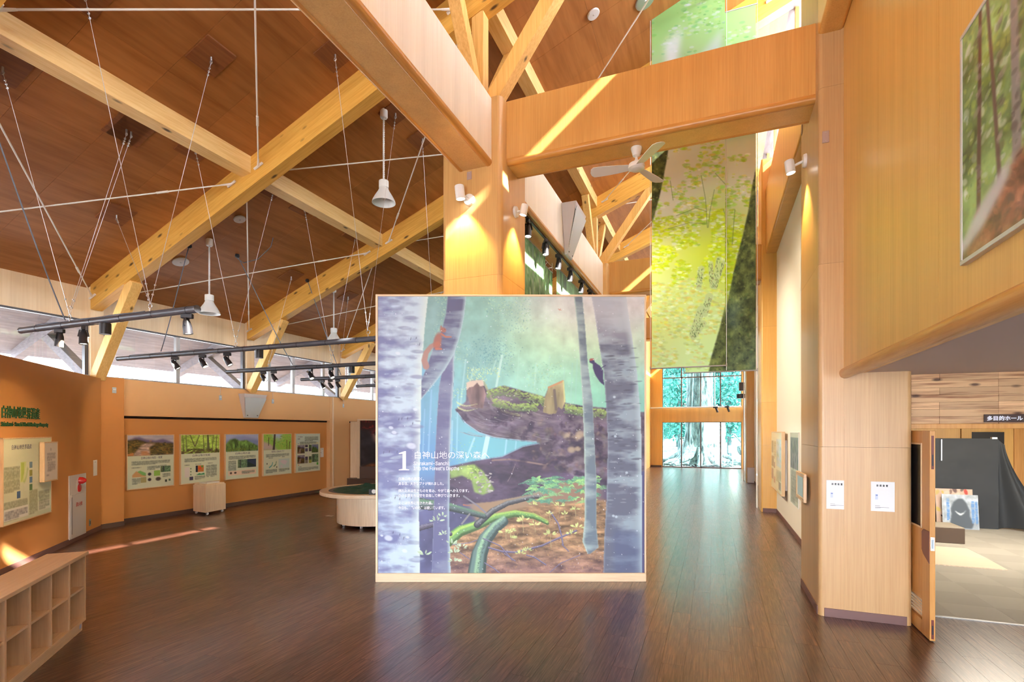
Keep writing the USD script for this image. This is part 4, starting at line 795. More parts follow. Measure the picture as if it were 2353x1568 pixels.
specs = [('rocky ridge', '白神山地の地形・地質', 'framed poster with a photo of a pale rocky ridge, first in the row',
          [('t', 9, 40, 69, 1, 2, ), ('t', 42, 68, 68, 4, 2), ('t', 70, 92, 67, 1, 2), ('p', [(10, 90), (10, 84), (18, 77), (26, 79), (38, 86), (38, 90)], (206, 160, 110)), ('p', [(20, 78), (26, 76), (38, 82), (38, 88), (30, 86)], (126, 190, 110)), ('t', 10, 26, 93, 6, 2.1), ('r', 28, 38, 92, 102, (165, 160, 110)), ('d', 46, 85, 4.5, 4, (58, 52, 60)), ('d', 46, 97, 4.5, 4, (58, 52, 60)), ('r', 56, 68, 79, 89, (150, 200, 92)), ('d', 65, 97, 7, 5, (84, 74, 68)), ('f', 71, 92, 70, 82, 'green trunks'), ('t', 76, 92, 86, 4, 2.2), ('r', 81, 84, 101, 104, (60, 66, 60)), ('r', 89, 92, 100, 103, (90, 110, 90))]),
         ('green wood', '白神山地の気候', 'framed poster with a photo of bright green woodland, above the wooden cart',
          [('t', 9, 28, 71, 1, 2), ('t', 36, 60, 70, 1, 2), ('t', 68, 90, 69, 1, 2), ('r', 10, 20, 77, 99, (214, 208, 206)), ('d', 24, 80, 1.6, 2.2, G1), ('d', 24, 87, 1.6, 2.2, G1), ('d', 24, 94, 1.6, 2.2, G1), ('r', 22, 29, 100, 106, (70, 66, 96)), ('r', 37, 56, 74, 88, (196, 120, 60)), ('r', 37, 41, 74, 88, (30, 36, 60)), ('d', 47, 80, 5, 4, (214, 84, 44)), ('d', 53, 76, 3, 3, (80, 160, 80)), ('p', [(38, 96), (46, 92), (50, 94), (58, 92), (60, 96)], (44, 140, 96)), ('t', 34, 60, 99, 4, 2.1), ('t', 64, 74, 74, 14, 2.1), ('t', 76, 92, 74, 14, 2.1)]),
         ('green mountain', '白神山地の森', 'framed poster with a photo of green mountain ridges, middle of the row',
          [('t', 8, 30, 68, 14, 2.1), ('f', 36, 64, 66, 86, 'green trunks'), ('r', 66, 92, 66, 86, (44, 62, 92)), ('p', [(66, 86), (66, 72), (80, 78), (92, 84), (92, 86)], (34, 54, 52)), ('r', 8, 91, 94, 104, (226, 200, 176)), ('d', 15, 99, 4, 3.4, (90, 70, 62)), ('d', 28, 99, 4.5, 3, (80, 66, 62)), ('t', 48, 88, 96, 4, 2)]),
         ('path', '世界と日本のブナ', 'framed poster with a photo of a woodland path, maps of islands below',
          [('t', 18, 40, 66, 1, 2), ('t', 66, 80, 64, 1, 2), ('p', [(18, 92), (28, 86), (31, 78), (33, 79), (30, 88), (20, 95)], (84, 158, 160)), ('p', [(34, 90), (42, 84), (44, 76), (46, 77), (43, 87), (36, 92)], (92, 130, 96)), ('d', 12, 82, 2, 2.4, (40, 46, 46)), ('d', 46, 93, 2, 2.4, (40, 46, 46)), ('r', 54, 92, 72, 96, (186, 204, 198)), ('p', [(58, 76), (72, 74), (86, 78), (78, 88), (66, 84)], (206, 196, 204)), ('d', 64, 92, 3, 4, (206, 196, 204)), ('t', 8, 46, 99, 5, 2), ('t', 54, 92, 99, 4, 2)]),
         (None, 'ブナ林の四季', 'framed poster of twelve small season pictures without a big photo, last in the row',
          [('r', 0, 100, 0, 26, (196, 214, 204)), ('t', 36, 92, 9, 6, 2.2), ('t', 16, 84, 24, 4, 2.2), ('f', 7, 34, 34, 58, 'rocky ridge'), ('f', 66, 92, 33, 57, 'green mountain'), ('f', 7, 34, 64, 88, 'rocky ridge'), ('f', 66, 92, 63, 86, 'green trunks'), ('r', 38, 47, 34, 40, (66, 58, 78)), ('r', 38, 47, 44, 52, (84, 76, 104)), ('r', 54, 63, 34, 42, (70, 100, 72)), ('r', 54, 63, 44, 52, (72, 62, 74)), ('r', 38, 47, 70, 78, (70, 64, 84)), ('r', 38, 47, 80, 88, (126, 120, 110)), ('r', 54, 63, 70, 78, (72, 96, 66)), ('r', 54, 63, 80, 88, (150, 160, 70)), ('d', 50, 60, 5, 5, (214, 212, 206)), ('r', 87, 92, 90, 95, (84, 176, 70)), ('d', 11, 93, 2, 2, (220, 120, 60)), ('d', 10, 29, 1.5, 2, (110, 120, 200)), ('d', 88, 28, 1.6, 2, (220, 190, 70)), ('t', 10, 30, 98, 1, 2), ('t', 10, 92, 102, 4, 2.3)])]
for k, (kind, title, lab, rows) in enumerate(specs):
    t, pr = board('poster', lab, 'poster', (-11.2, 6.842 + 1.1345 * k, 0.667), 90, 0.995, 1.14, poster(kind, rows, 20 + k), 'posters on the left wall', depth=0.045)
    if kind: write(pr, title, 0.28, 0.625, 0.042, 'ink_grey', True, 1, -0.0452, 0.45, res=64)
    else: write(pr, title[:4], 0.08, 1.02, 0.034, 'ink_grey', True, 1, -0.0452, 0.2, res=64); write(pr, title[4:], 0.08, 0.96, 0.034, 'ink_grey', True, 1, -0.0452, 0.1, res=64)
def sheet(name, label, cat, loc, rz, w, h, d=0.003, mat='paper'):
    t = thing(name, label, cat, loc, rz); obj('paper', bx(0, w, -d, 0, 0, h), mat, t); return t
t = sheet('notice', 'small white notice on the wall right of the last poster in the row', 'notice', (-11.195, 12.405, 1.07), 90, 0.155, 0.285); obj('print_lines', tuple([bx(0.07, 0.13, -0.0045, -0.003, 0.24, 0.252), bx(0.03, 0.05, -0.0045, -0.003, 0.13, 0.15)]), 'ink_grey', t)

# the big board, its lettering and the fire equipment on the angled partition
p = Paint(130, 118, 130, 118, base=(214, 218, 190), seed=44)
p.field([(10, 20, 220, 220, 190), (120, 20, 212, 216, 188), (20, 80, 224, 226, 200), (120, 100, 208, 220, 196)], 40)
p.rect(43, 56, 43 - 8, 62, (214, 224, 150)); p.mix(p.poly([(44, 35), (58, 35), (52, 48), (47, 60), (44, 62)]), (196, 214, 108)); p.mix(p.poly([(60, 42), (63, 44), (58, 58), (52, 66), (51, 63), (57, 54)], .5), (150, 190, 80)); p.rect(53, 90, 36, 75, (226, 226, 206), .5)
for y, c in ((36, (120, 150, 170)), (48, (160, 160, 80)), (58, (110, 145, 180)), (69, (100, 140, 90))): p.rect(67, 73, y, y + 7, c)
p.rect(34, 41, 76, 84, (96, 130, 180)); p.text_rows(2, 40, 40, 16, 2.2, (150, 152, 120), .5); p.text_rows(2, 60, 88, 12, 2.2, (150, 156, 130), .5); p.rect(2, 62, 98, 112, (232, 232, 226)); p.text_rows(4, 60, 101, 4, 3, (130, 130, 140), .6); p.text_rows(66, 88, 78, 18, 2.0, (160, 164, 130), .5); p.text_rows(92, 124, 82, 4, 2, (150, 156, 130), .5); p.rect(92, 126, 98, 110, (226, 228, 214)); p.text_rows(94, 124, 90, 8, 2.6, (140, 150, 130), .5)
t, pr = board('info_board', 'large pale green information board on the angled orange partition', 'information board', on_ch(-0.06, 0.643), CHA, 1.30, 1.155, p, depth=0.05, border=0.016)
write(pr, '白神山地世界遺産', 0.20, 1.0, 0.052, 'ink_grey', True, 0, -0.0503, 0.52, res=64)
p = Paint(43, 58, 44, 60, base=(214, 204, 196), seed=45); p.text_rows(8, 36, 16, 5, 2.4, (150, 140, 140), .5); p.text_rows(10, 36, 30, 6, 2.6, (140, 132, 132), .5); p.dab(21, 10, 3, 3, (180, 170, 165)); p.text_rows(6, 20, 50, 1, 2, (150, 140, 140), .5)
board('certificate', 'framed white certificate standing off the right corner of the large information board', 'certificate', on_ch(0.86, 1.135, 0.056), CHA, 0.42, 0.59, p, depth=0.055, border=0.018)
L = thing('wall_lettering', 'raised dark green lettering on the angled partition above the information board', 'lettering', on_ch(0.0, 0), CHA)
ms, w_ = letters('白神山地世界遺産', 0.125, 0.012, 1, True, 96, spacing=0.02); k = 1.0 / w_
for m in ms: m.apply_scale((k, 1, 1)); m.apply_translation((0.005, 0, 2.078)); obj('character', m, 'letter_green', L)
ms, w_ = letters('Shirakami-Sanchi World Heritage Property', 0.055, 0.010, 1, False, 96); k = 1.25 / w_
for m in ms: m.apply_scale((k, 1, 1)); m.apply_translation((0.0, 0, 1.955)); obj('letter', m, 'letter_green', L)
plain('lamp_red', (0.62, 0.02, 0.02), 0.25); plain('hydrant_white', (0.66, 0.64, 0.64), 0.4)
t = thing('hydrant_cabinet', 'white fire hydrant cabinet with red lamp and alarm button on the angled partition', 'fire hydrant', on_ch(1.94, 0.075), CHA)
obj('panel', bx(0, 0.655, -0.018, 0, 0, 1.065, 0.003), 'hydrant_white', t); d = obj('cabinet_door', bx(0.04, 0.63, -0.024, -0.016, 0.02, 0.74, 0.003), 'hydrant_white', t)
obj('hinge_gap', bx(0.06, 0.074, -0.026, -0.02, 0.08, 0.70), 'ink', d); write(d, '消火栓', 0.22, 0.53, 0.055, 'ink_red', True, 1, -0.0245, 0.26)
obj('lamp', tr(lathe([(0, 0), (0.062, 0), (0.055, 0.05), (0.03, 0.09), (0, 0.10)], 20), (0.385, -0.018, 0.955), rx=90), 'lamp_red', t, smooth=40, label='red signal lamp'); obj('button', tr(lathe([(0, 0), (0.07, 0), (0.068, 0.012), (0.03, 0.02), (0, 0.02)], 20), (0.365, -0.018, 0.83), rx=90), 'lamp_red', t, smooth=40, label='red alarm button')
obj('speaker_ring', tr(lathe([(0, 0), (0.115, 0), (0.115, 0.002), (0, 0.002)], 24), (0.36, -0.018, 0.90), rx=90), 'white_paint', t)
t = sheet('notice', 'narrow white notice high on the angled partition beside the corner', 'notice', on_ch(2.95, 1.055), CHA, 0.175, 0.29); obj('print_line', bx(0.06, 0.12, -0.0045, -0.003, 0.25, 0.258), 'ink_grey', t)
plain('outlet_green', (0.20, 0.26, 0.22), 0.5)
t = thing('wall_outlet', 'grey green wall outlet low on the angled partition right of the hydrant cabinet', 'outlet', on_ch(2.76, 0.165), CHA); obj('plate', bx(0, 0.07, -0.008, 0, 0, 0.12, 0.002), 'outlet_green', t); obj('socket', bx(0.02, 0.05, -0.010, -0.006, 0.03, 0.09), 'ink', t)
t = thing('wall_outlet', 'white double wall outlet low beside the corner strip left of the first poster', 'outlet', (-11.2, 6.73, 0.20), 90); obj('plate', bx(0, 0.075, -0.01, 0, 0, 0.12, 0.003), 'hydrant_white', t); obj('socket', tuple([bx(0.02, 0.05, -0.012, -0.008, 0.025, 0.045), bx(0.02, 0.05, -0.012, -0.008, 0.075, 0.095)]), 'ink_grey', t)

for x, y, z, lab in ((-10.93, 6.44, 2.625, 'above the narrow wall return at the corner'), (-11.08, 8.88, 2.625, 'left of the trapezoid loudspeaker on the left wall'), (-11.08, 10.46, 2.62, 'right of the trapezoid loudspeaker on the left wall'), (-11.07, 13.28, 2.63, 'on the bay end beyond the last poster')):
    t = thing('wall_plate', 'small blue grey hook plate ' + lab, 'wall plate', (x, y, z), 90); obj('plate', bx(0, 0.075, -0.006, 0, 0, 0.115, 0.002), 'plate_blue', t); obj('hook_bar', bx(0.01, 0.065, -0.012, -0.004, 0.065, 0.08), 'white_paint', t)
    if y > 8: obj('cord', rod((0.035, -0.008, 0.11), (0.035, -0.004, 0.30), 0.004), 'wire', t)
def trapezoid_speaker(label, loc, rz, w0, w1, h, d0, d1):
    t = thing('wall_speaker', label, 'loudspeaker', loc, rz)
    v = [(-w0 / 2, 0, h), (w0 / 2, 0, h), (w1 / 2, 0, 0), (-w1 / 2, 0, 0), (-w0 / 2, -d0, h), (w0 / 2, -d0, h), (w1 / 2, -d1, 0), (-w1 / 2, -d1, 0)]
    obj('box', trimesh.Trimesh(v).convex_hull, 'grey_side', t)
    f = [(-w0 / 2 + .02, -d0 - .008, h - .09), (w0 / 2 - .02, -d0 - .008, h - .09), (w1 / 2 - .015, -d1 - .008, .012), (-w1 / 2 + .015, -d1 - .008, .012)]
    f += [(x, y + .008, z) for x, y, z in f]; obj('front_plate', trimesh.Trimesh(f).convex_hull, 'grey_board', t)
    for x, z in ((-w0 / 2 + .07, h - .14), (w0 / 2 - .07, h - .14), (-w1 / 2 + .05, .06), (w1 / 2 - .05, .06)): dd = d1 + (d0 - d1) * z / h; obj('bolt', tr(lathe([(0, 0), (.012, 0), (.012, .008), (0, .008)], 10), (x, -dd - .006, z), rx=90), 'ink', t)
trapezoid_speaker('grey trapezoid loudspeaker high on the left wall above the posters', (-11.08, 9.77, 2.215), 90, 0.70, 0.40, 0.60, 0.20, 0.06)
trapezoid_speaker('grey trapezoid loudspeaker on the second pale beam above the green banners', (-2.645, 9.63, 5.25), 90, 0.78, 0.36, 0.90, 0.28, 0.05)

# ---------------------------------------------------------------- furniture on the left
t = thing('cart', 'plain wooden box cart on casters under the second poster', 'cart', (-10.52, 8.10, 0), 0)
def quadbox(c, z0, z1, inset=0.0): return prism(Polygon(c).buffer(-inset, join_style=2) if inset else Polygon(c), 'z', z0, z1)
cc = [(0, 0), (-0.09, 0.58), (-0.60, 0.54), (-0.50, 0.08)]
obj('body', quadbox(cc, 0.06, 0.66), 'light_ply_z', t); obj('lid', quadbox(cc, 0.655, 0.69, 0.02), 'light_ply', t)
pp = obj('paper_stack', quadbox([(-.08, .10), (-.14, .46), (-.42, .44), (-.38, .14)], 0.69, 0.715), 'paper', t, label='stack of white papers on the lid')
for x, y in ((-.05, .08), (-.13, .52), (-.54, .49), (-.45, .12)): cs = obj('caster', rod((x, y - .012, .03), (x, y + .012, .03), .03, 14), 'white_paint', t); obj('fork', bx(x - .012, x + .012, y - .02, y + .02, .03, .065), 'steel', cs)
t = thing('model_table', 'round wooden table on casters carrying a green relief map, half hidden by the mural panel', 'table', (-6.44, 8.75, 0))
obj('top', lathe([(0, .625), (1.085, .625), (1.095, .635), (1.095, .69), (1.085, .70), (0.93, .70), (0.925, .69), (0, .69)], 64), 'light_ply', t, smooth=35)
obj('drum', lathe([(0, .065), (.77, .065), (.77, .63), (0, .63)], 56), 'light_ply_z', t, smooth=35)
plain('map_dark', (0.07, 0.05, 0.075), 0.5); plain('relief_green', (0.018, 0.075, 0.05), 0.7)
rl = obj('map_base', lathe([(0, .688), (.922, .688), (.922, .697), (0, .697)], 56), 'map_dark', t)
gx, gy = np.meshgrid(np.linspace(-.85, .85, 70), np.linspace(-.85, .85, 70)); rr_ = np.hypot(gx, gy)
hz = 0.70 + np.clip(mfbm(np.stack([gx * 5 + 3, gy * 5, 0 * gx], -1), 5, 3) - 0.33, 0, 1) * 0.20 * np.clip((0.84 - rr_) / 0.25, 0, 1) - 0.012 * (rr_ > .84)
ix = np.arange(4900).reshape(70, 70); a, b, c, d = ix[:-1, :-1].ravel(), ix[:-1, 1:].ravel(), ix[1:, 1:].ravel(), ix[1:, :-1].ravel()
obj('relief', trimesh.Trimesh(np.stack([gx, gy, hz], -1).reshape(-1, 3), np.vstack([np.c_[a, b, c], np.c_[a, c, d]]), process=False), 'relief_green', t, smooth=True)
for k in range(8): a = k * math.pi / 4 + .2; x, y = .66 * math.cos(a), .66 * math.sin(a); cs = obj('caster', rod((x - .012, y, .03), (x + .012, y, .03), .03, 14), 'white_paint', t); obj('fork', bx(x - .02, x + .02, y - .012, y + .012, .03, .07), 'steel', cs)
t = thing('sign_card', 'small black sign card with a white disc standing on the relief map table rim', 'sign', (-5.90, 7.91, 0.70), 25); obj('card', bx(-.07, .07, -.004, .004, 0, .10), 'ink', t); obj('disc', tr(lathe([(0, 0), (.04, 0), (.04, .002), (0, .002)], 18), (0.02, -.004, .06), rx=90), 'paper', t)

# display box with a tree scene, beyond the posters
t = thing('diorama', 'display case with a dark tree trunk scene and red leaves left of the mural panel', 'display case', (-10.72, 13.62, 0), 14)
obj('side_board', bx(-.30, -.03, 0.05, 0.09, 0.35, 2.18), 'light_ply_z', t); obj('frame_post', bx(-.03, .055, -.03, .35, 0.33, 2.24, .004), 'light_ply_z', t); obj('frame_head', bx(-.03, 2.6, -.03, .35, 2.21, 2.26, .004), 'light_ply', t)
obj('plinth', bx(.03, 2.6, -.02, .34, 0.33, 0.72, .004), 'base_dark', t); m, c = paint_forest('tree scene', 120, 100, 8).mesh(2.0, 1.49); m.apply_translation((.055, .02, .72)); obj('backdrop', m, 'print_matt', t, col=c); obj('case_back', bx(.0, 2.6, .30, .34, .7, 2.2), 'base_dark', t)
obj('curved_base', prism(Polygon([(-.55 + .0, .0)] + [(1.0 + 1.55 * math.cos(a), .25 - .62 * math.sin(a)) for a in np.linspace(math.pi, 0, 24)] + [(2.6, .35), (-.55, .35)]).buffer(0), 'z', 0, .335), 'base_dark', t, smooth=30)

# low cubby shelf at the lower left
SHA = math.degrees(math.atan2(-0.733, 0.68))
SF = thing('cubby_shelf', 'low birch cubby shelf of two rows at the lower left in front of the partition', 'shelf', (-5.58, 3.045, 0), SHA)   # local x runs toward the camera along the front, y behind
n_ = 6; md = 0.342; Ls = n_ * md + .02
def place_shelf(m): return m
obj('top', bx(-.045, Ls + .03, -.30, .02, .705, .737, .002), 'light_ply', SF); obj('base_plinth', bx(0.01, Ls, -.27, -.012, 0, .085), 'light_ply', SF); obj('bottom_board', bx(-.02, Ls, -.285, .008, .085, .108, .002), 'light_ply', SF); obj('back_board', bx(-.02, Ls, -.29, -.28, .09, .71), 'light_ply_z', SF)
for k in range(n_ + 1): obj('divider', bx(k * md - .022, k * md + .002, -.285, .006, .105, .706, .001), 'light_ply_z', SF)
for k in range(n_): obj('shelf_board', bx(k * md + .002, (k + 1) * md - .022, -.28, -.002 , .392, .414, .001), 'light_ply', SF)
obj('sticker', bx(.03, .075, -.013, -.0105, .03, .072), 'pale_blue', SF, label='small blue sticker on the plinth')

# ---------------------------------------------------------------- hung from the roof
def tie(a, b, label, turn=0.5, grp='white tie rods under the roof'):
    """A white steel tie rod between two rafter faces with a clevis bracket at either end and a turnbuckle."""
    t = thing('tie_rod', label, 'tie rod', a, group=None); b = np.subtract(b, a); L = np.linalg.norm(b); u = b / L
    obj('bar', rod(u * .10, b - u * .10, .0115, 8), 'rod_white', t)
    for p_, sg in ((V3(0, 0, 0), 1), (b, -1)):
        br = obj('bracket', rod(p_, p_ + u * sg * .16, .02, 8, .014), 'rod_white', t); q = V3(1, 0, .4) / 1.077
        obj('foot', [rod(p_ - q * .09, p_ + q * .09, .020, 8)], 'rod_white', br)
    obj('turnbuckle', bar(b * turn - u * .09, b * turn + u * .09, .035, .03, .008), 'rod_white', t)
mid = lambda x: roof(x) - 0.22
bays = [(2.8, 6.08, 'nearest bay'), (6.32, 9.58, 'second bay'), (9.82, 13.08, 'third bay'), (13.32, 16.58, 'fourth bay')]
for y0, y1, nm in bays:
    for x0, x1, part in ((-10.9, -7.3, 'lower'), (-6.72, -3.25, 'upper')):
        tie((x0, y0 + (.05 if y0 > 6 else .1), mid(x0)), (x1, y1, mid(x1)), f'white steel tie rod of the {nm}, {part} roof, rising away from the camera', .8)
        tie((x0, y1, mid(x0) - .05), (x1, y0 + .05, mid(x1) - .05), f'white steel tie rod of the {nm}, {part} roof, rising toward the camera', .18)
for y0, y1, nm in bays[1:]:
    tie((-2.6, y1, mid(-2.6)), (0.9, y0, mid(.9)), f'white steel tie rod over the nave in the {nm} falling away from the camera', .14)
    tie((-2.6, y0, mid(-2.6) - .06), (0.9, y1, mid(.9) - .06), f'white steel tie rod over the nave in the {nm} rising away from the camera', .8)

RAILS = [(3.87, -8.40, -5.16, 'first'), (6.05, -10.09, -4.0, 'second'), (8.29, -10.09, -4.2, 'third'), (10.26, -9.85, -4.4, 'fourth'), (12.40, -9.81, -4.6, 'fifth')]
for y, a, b, nm in RAILS:
    t = thing('lighting_rail', f'dark grey hanging lighting rail, {nm} from the camera', 'lighting rail', (a, y, 3.2))
    obj('pipe', rod((0, 0, 0), (b - a, 0, 0), .04, 16), 'rail_grey', t, smooth=40); obj('end_cap', tuple([rod((-.012, 0, 0), (.006, 0, 0), .042, 16), rod((b - a - .006, 0, 0), (b - a + .012, 0, 0), .042, 16)]), 'rail_grey', t)
    obj('cable_tie', tuple([rod((x, 0, 0), (x + .012, 0, 0), .0425, 12) for x in np.arange(.35, b - a - .1, .55)]), 'black_paint', t)
    obj('power_cord', tube([(x, .01 * math.sin(9 * x), .047) for x in np.linspace(.3, min(2.4, b - a - .2), 24)], .007, 5), 'cable', t)
    for x in ([1.02, 2.50] if nm == 'first' else [2.92, 5.5] if nm == 'second' else [2.9, 5.3] if nm == 'third' else [1.2, 4.4]):
        e = obj('eye_bolt', rod((x, 0, .035), (x, 0, .075), .008, 6), 'steel', t); obj('ring', tube([(x + .028 * math.cos(q), 0, .10 + .028 * math.sin(q)) for q in np.linspace(0, 2 * math.pi, 13)], .005, 5), 'steel', e)
def spotlight(name, label, cat, loc, tilt, pan, group, size=1.0, dark='black_paint', lit=True):
    """A spotlight under a rail: adapter, two-armed yoke and a tilted can with a bright lens. Origin at the underside of the rail."""
    t = thing(name, label, cat, loc, pan, group); s = size
    obj('adapter', bx(-.06 * s, .06 * s, -.022 * s, .022 * s, -.05 * s, 0, .006 * s), dark, t)
    R = lambda m: tr(m, (0, 0, -.13 * s), ry=tilt)
    y = obj('yoke', [bar((0, .034 * s, -.045 * s), (0, .05 * s, -.13 * s), .016 * s, .008 * s, up=(1, 0, 0)), bar((0, -.034 * s, -.045 * s), (0, -.05 * s, -.13 * s), .016 * s, .008 * s, up=(1, 0, 0)), bx(-.008 * s, .008 * s, -.04 * s, .04 * s, -.055 * s, -.045 * s)], dark, t)
    h = obj('can', R(lathe([(0, .085 * s), (.022 * s, .08 * s), (.036 * s, .045 * s), (.045 * s, -.01 * s), (.047 * s, -.09 * s), (.041 * s, -.09 * s), (.036 * s, -.06 * s), (0, -.06 * s)], 18)), dark, t, smooth=40)
    obj('lens', R(lathe([(0, -.078 * s), (.0405 * s, -.078 * s), (.0405 * s, -.074 * s), (0, -.074 * s)], 16)), 'lamp_on', h)
    return t
GS = 'black spotlights on the hanging rails'
first = spotlight('spotlight', 'black spotlight nearest the left end of the first lighting rail', 'spotlight', (-7.584, 3.87, 3.16), 8, 20, GS)
from_cam = lambda x, y, lab, pan, rz_=0: dup(first, (x, y, 3.16), lab, rz=pan)
from_cam(-7.106, 3.87, 'black spotlight second from the left end of the first lighting rail, turned from us', 150)
from_cam(-5.307, 3.87, 'black spotlight by the near right end of the first lighting rail', 210)
second = spotlight('spotlight', 'lit black spotlight nearest the left end of the second lighting rail', 'spotlight', (-8.596, 6.05, 3.16), 35, 215, GS)
for x, y, pan, lab in ((-7.932, 6.05, 200, 'lit black spotlight second from the left of the second lighting rail'), (-7.363, 6.05, 200, 'black spotlight third from the left of the second lighting rail'),
                       (-9.019, 8.29, 200, 'black spotlight nearest the left end of the third lighting rail'), (-8.723, 8.29, 215, 'black spotlight second from the left of the third lighting rail'), (-7.721, 8.29, 160, 'black spotlight third from the left of the third lighting rail'), (-7.20, 8.29, 170, 'black spotlight on the third lighting rail next to the mural panel'),
                       (-9.179, 10.26, 185, 'black spotlight nearest the left end of the fourth lighting rail'), (-8.932, 10.26, 220, 'black spotlight second from the left of the fourth lighting rail'), (-8.702, 10.26, 210, 'black spotlight third from the left of the fourth lighting rail')): dup(second, (x, y, 3.16), lab, rz=pan)
for (x, y, nm) in ((-6.693, 3.87, 'first'), (-6.664, 6.05, 'second'), (-6.688, 8.29, 'third')):
    t = thing('downlight', f'black cylinder downlight under the {nm} lighting rail', 'downlight', (x, y, 3.165)); obj('can', lathe([(0, 0), (.055, 0), (.058, -.008), (.058, -.13), (.05, -.13), (.05, -.10), (0, -.10)], 24), 'black_paint', t, smooth=40); obj('lens', lathe([(0, -.115), (.0495, -.115), (.0495, -.11), (0, -.11)], 20), 'lamp_white', t)

def hang(pad, hook, label, mat='wire', r=.0034, chain=True):
    """A suspension wire from a square plywood pad on the ceiling down to a point on a rail."""
    x, y = pad; t = thing('suspension_wire', label, 'wire', (x, y, roof(x))); b = V3(hook[0] - x, hook[1] - y, hook[2] - roof(x))
    key = (round(x, 1), round(y, 1))
    if key not in PADS:
        PADS.add(key); pd = obj('ceiling_pad', trimesh.Trimesh([(i * .2, j * .2, i * .08 - q * .02) for i in (-1, 1) for j in (-1, 1) for q in (0, 1)]).convex_hull, 'pad_ply', t)
        obj('hook', tuple([rod((0, 0, -.018), (0, 0, -.07), .012, 8), tube([(.02 * math.cos(q), 0, -.085 + .02 * math.sin(q)) for q in np.linspace(0, 2 * math.pi, 10)], .006, 5)]), 'steel', pd)
    u = b / np.linalg.norm(b); s0 = V3(0, 0, -.08)
    obj('strand', rod(s0, b, r, 6), mat, t)
    if chain:
        d = b - s0; obj('clips', tuple([bx(*(np.repeat(s0 + d * k, 2) + np.array([-1, 1, -1, 1, -1, 1]) * .009)) for k in (.03, .045, .06)] + [bx(*(np.repeat(s0 + d * k, 2) + np.array([-1, 1, -1, 1, -1, 1]) * .008)) for k in (.93, .965)]), 'steel', t)
PADS = set()
H1a, H1b, H2a, H2b, H3a, H3b = (-7.381, 3.87, 3.32), (-5.90, 3.87, 3.32), (-7.17, 6.05, 3.32), (-4.6, 6.05, 3.32), (-7.184, 8.29, 3.32), (-4.8, 8.29, 3.32)
for pad, hk, lab in (((-7.50, 4.66), H1a, 'from the pad behind to the left hook of the first rail'), ((-7.51, 3.29), H1a, 'from the pad at the picture edge to the first rail'), ((-5.952, 4.66), H1b, 'from the pad near the top purlin to the first rail'), ((-6.21, 3.40), H1b, 'from the top picture edge to the first rail'), ((-9.058, 5.404), H1b, 'from the low pad beside the first full rafter to the first rail'),
                     ((-7.237, 5.414), H2a, 'from the pad under the pale purlin to the second rail'), ((-7.195, 6.83), H2a, 'from the pad behind the rafter to the second rail'), ((-4.86, 5.68), H2b, 'long, from beside the great beam to the second rail'), ((-4.848, 7.10), H2b, 'long, past the pendant lamp to the second rail'),
                     ((-7.222, 7.597), H3a, 'from the nearer pad to the third rail'), ((-7.211, 9.067), H3a, 'from the farther pad to the third rail'), ((-4.83, 7.905), H3b, 'long, to the third rail disappearing behind the mural panel'), ((-9.017, 9.069), (-8.9, 8.29, 3.24), 'from the pad over the windows to the third rail')):
    hang(pad, hk, 'thin steel wire ' + lab)
for yy, xa, nm in ((10.26, -9.85, 'fourth'), (12.40, -9.81, 'fifth')):
    for x, px_, sd in ((xa + 1.2, -9.0, 'left'), (xa + 4.4, -5.9, 'right')):
        hang((px_, yy + .75), (x, yy, 3.32), f'thin steel suspension wire to the {sd} hook of the {nm} rail')
hang((-7.50, 4.60), (-7.40, 3.87, 3.34), 'second strand of steel wire to the left hook of the first rail')
t = thing('ceiling_pad', 'square dark plywood pad with a hook cut by the left picture edge', 'ceiling pad', (-7.9, 3.0, roof(-7.9))); obj('pad', trimesh.Trimesh([(i * .2, j * .2, i * .08 - q * .02) for i in (-1, 1) for j in (-1, 1) for q in (0, 1)]).convex_hull, 'pad_ply', t)
for a, b, lab in (((-9.16, 6.72, roof(-9.16) - .02), (-8.95, 6.05, 3.27), 'falling to the left end of the second rail'), ((-8.976, 7.605, roof(-8.976) - .02), (-8.2, 8.29, 3.27), 'falling to the third rail with a loop at the ceiling'), ((-7.62, 3.05, roof(-7.62) - .02), (-7.47, 3.87, 3.26), 'falling to the first rail at the left picture edge'), ((-8.95, 9.5, roof(-8.95) - .02), (-8.6, 10.26, 3.27), 'falling to the fourth rail')):
    t = thing('power_cable', 'grey power cable ' + lab, 'cable', a); b = np.subtract(b, a); obj('cord', tube([b * s + V3(0, 0, -.12 * math.sin(s * math.pi) * (s - .2)) for s in np.linspace(0, 1, 14)], .0085, 6), 'cable', t); obj('ceiling_rose', lathe([(0, .02), (.04, .02), (.045, -.03), (.02, -.05), (0, -.05)], 14), 'black_paint', t)
    if 'loop' in lab: obj('loop', tube([(.0, 0, -.06), (.12, .05, -.15), (.45, .1, -.1), (.75, .14, .12), (.80, .15, .30)], .008, 6), 'cable', t)

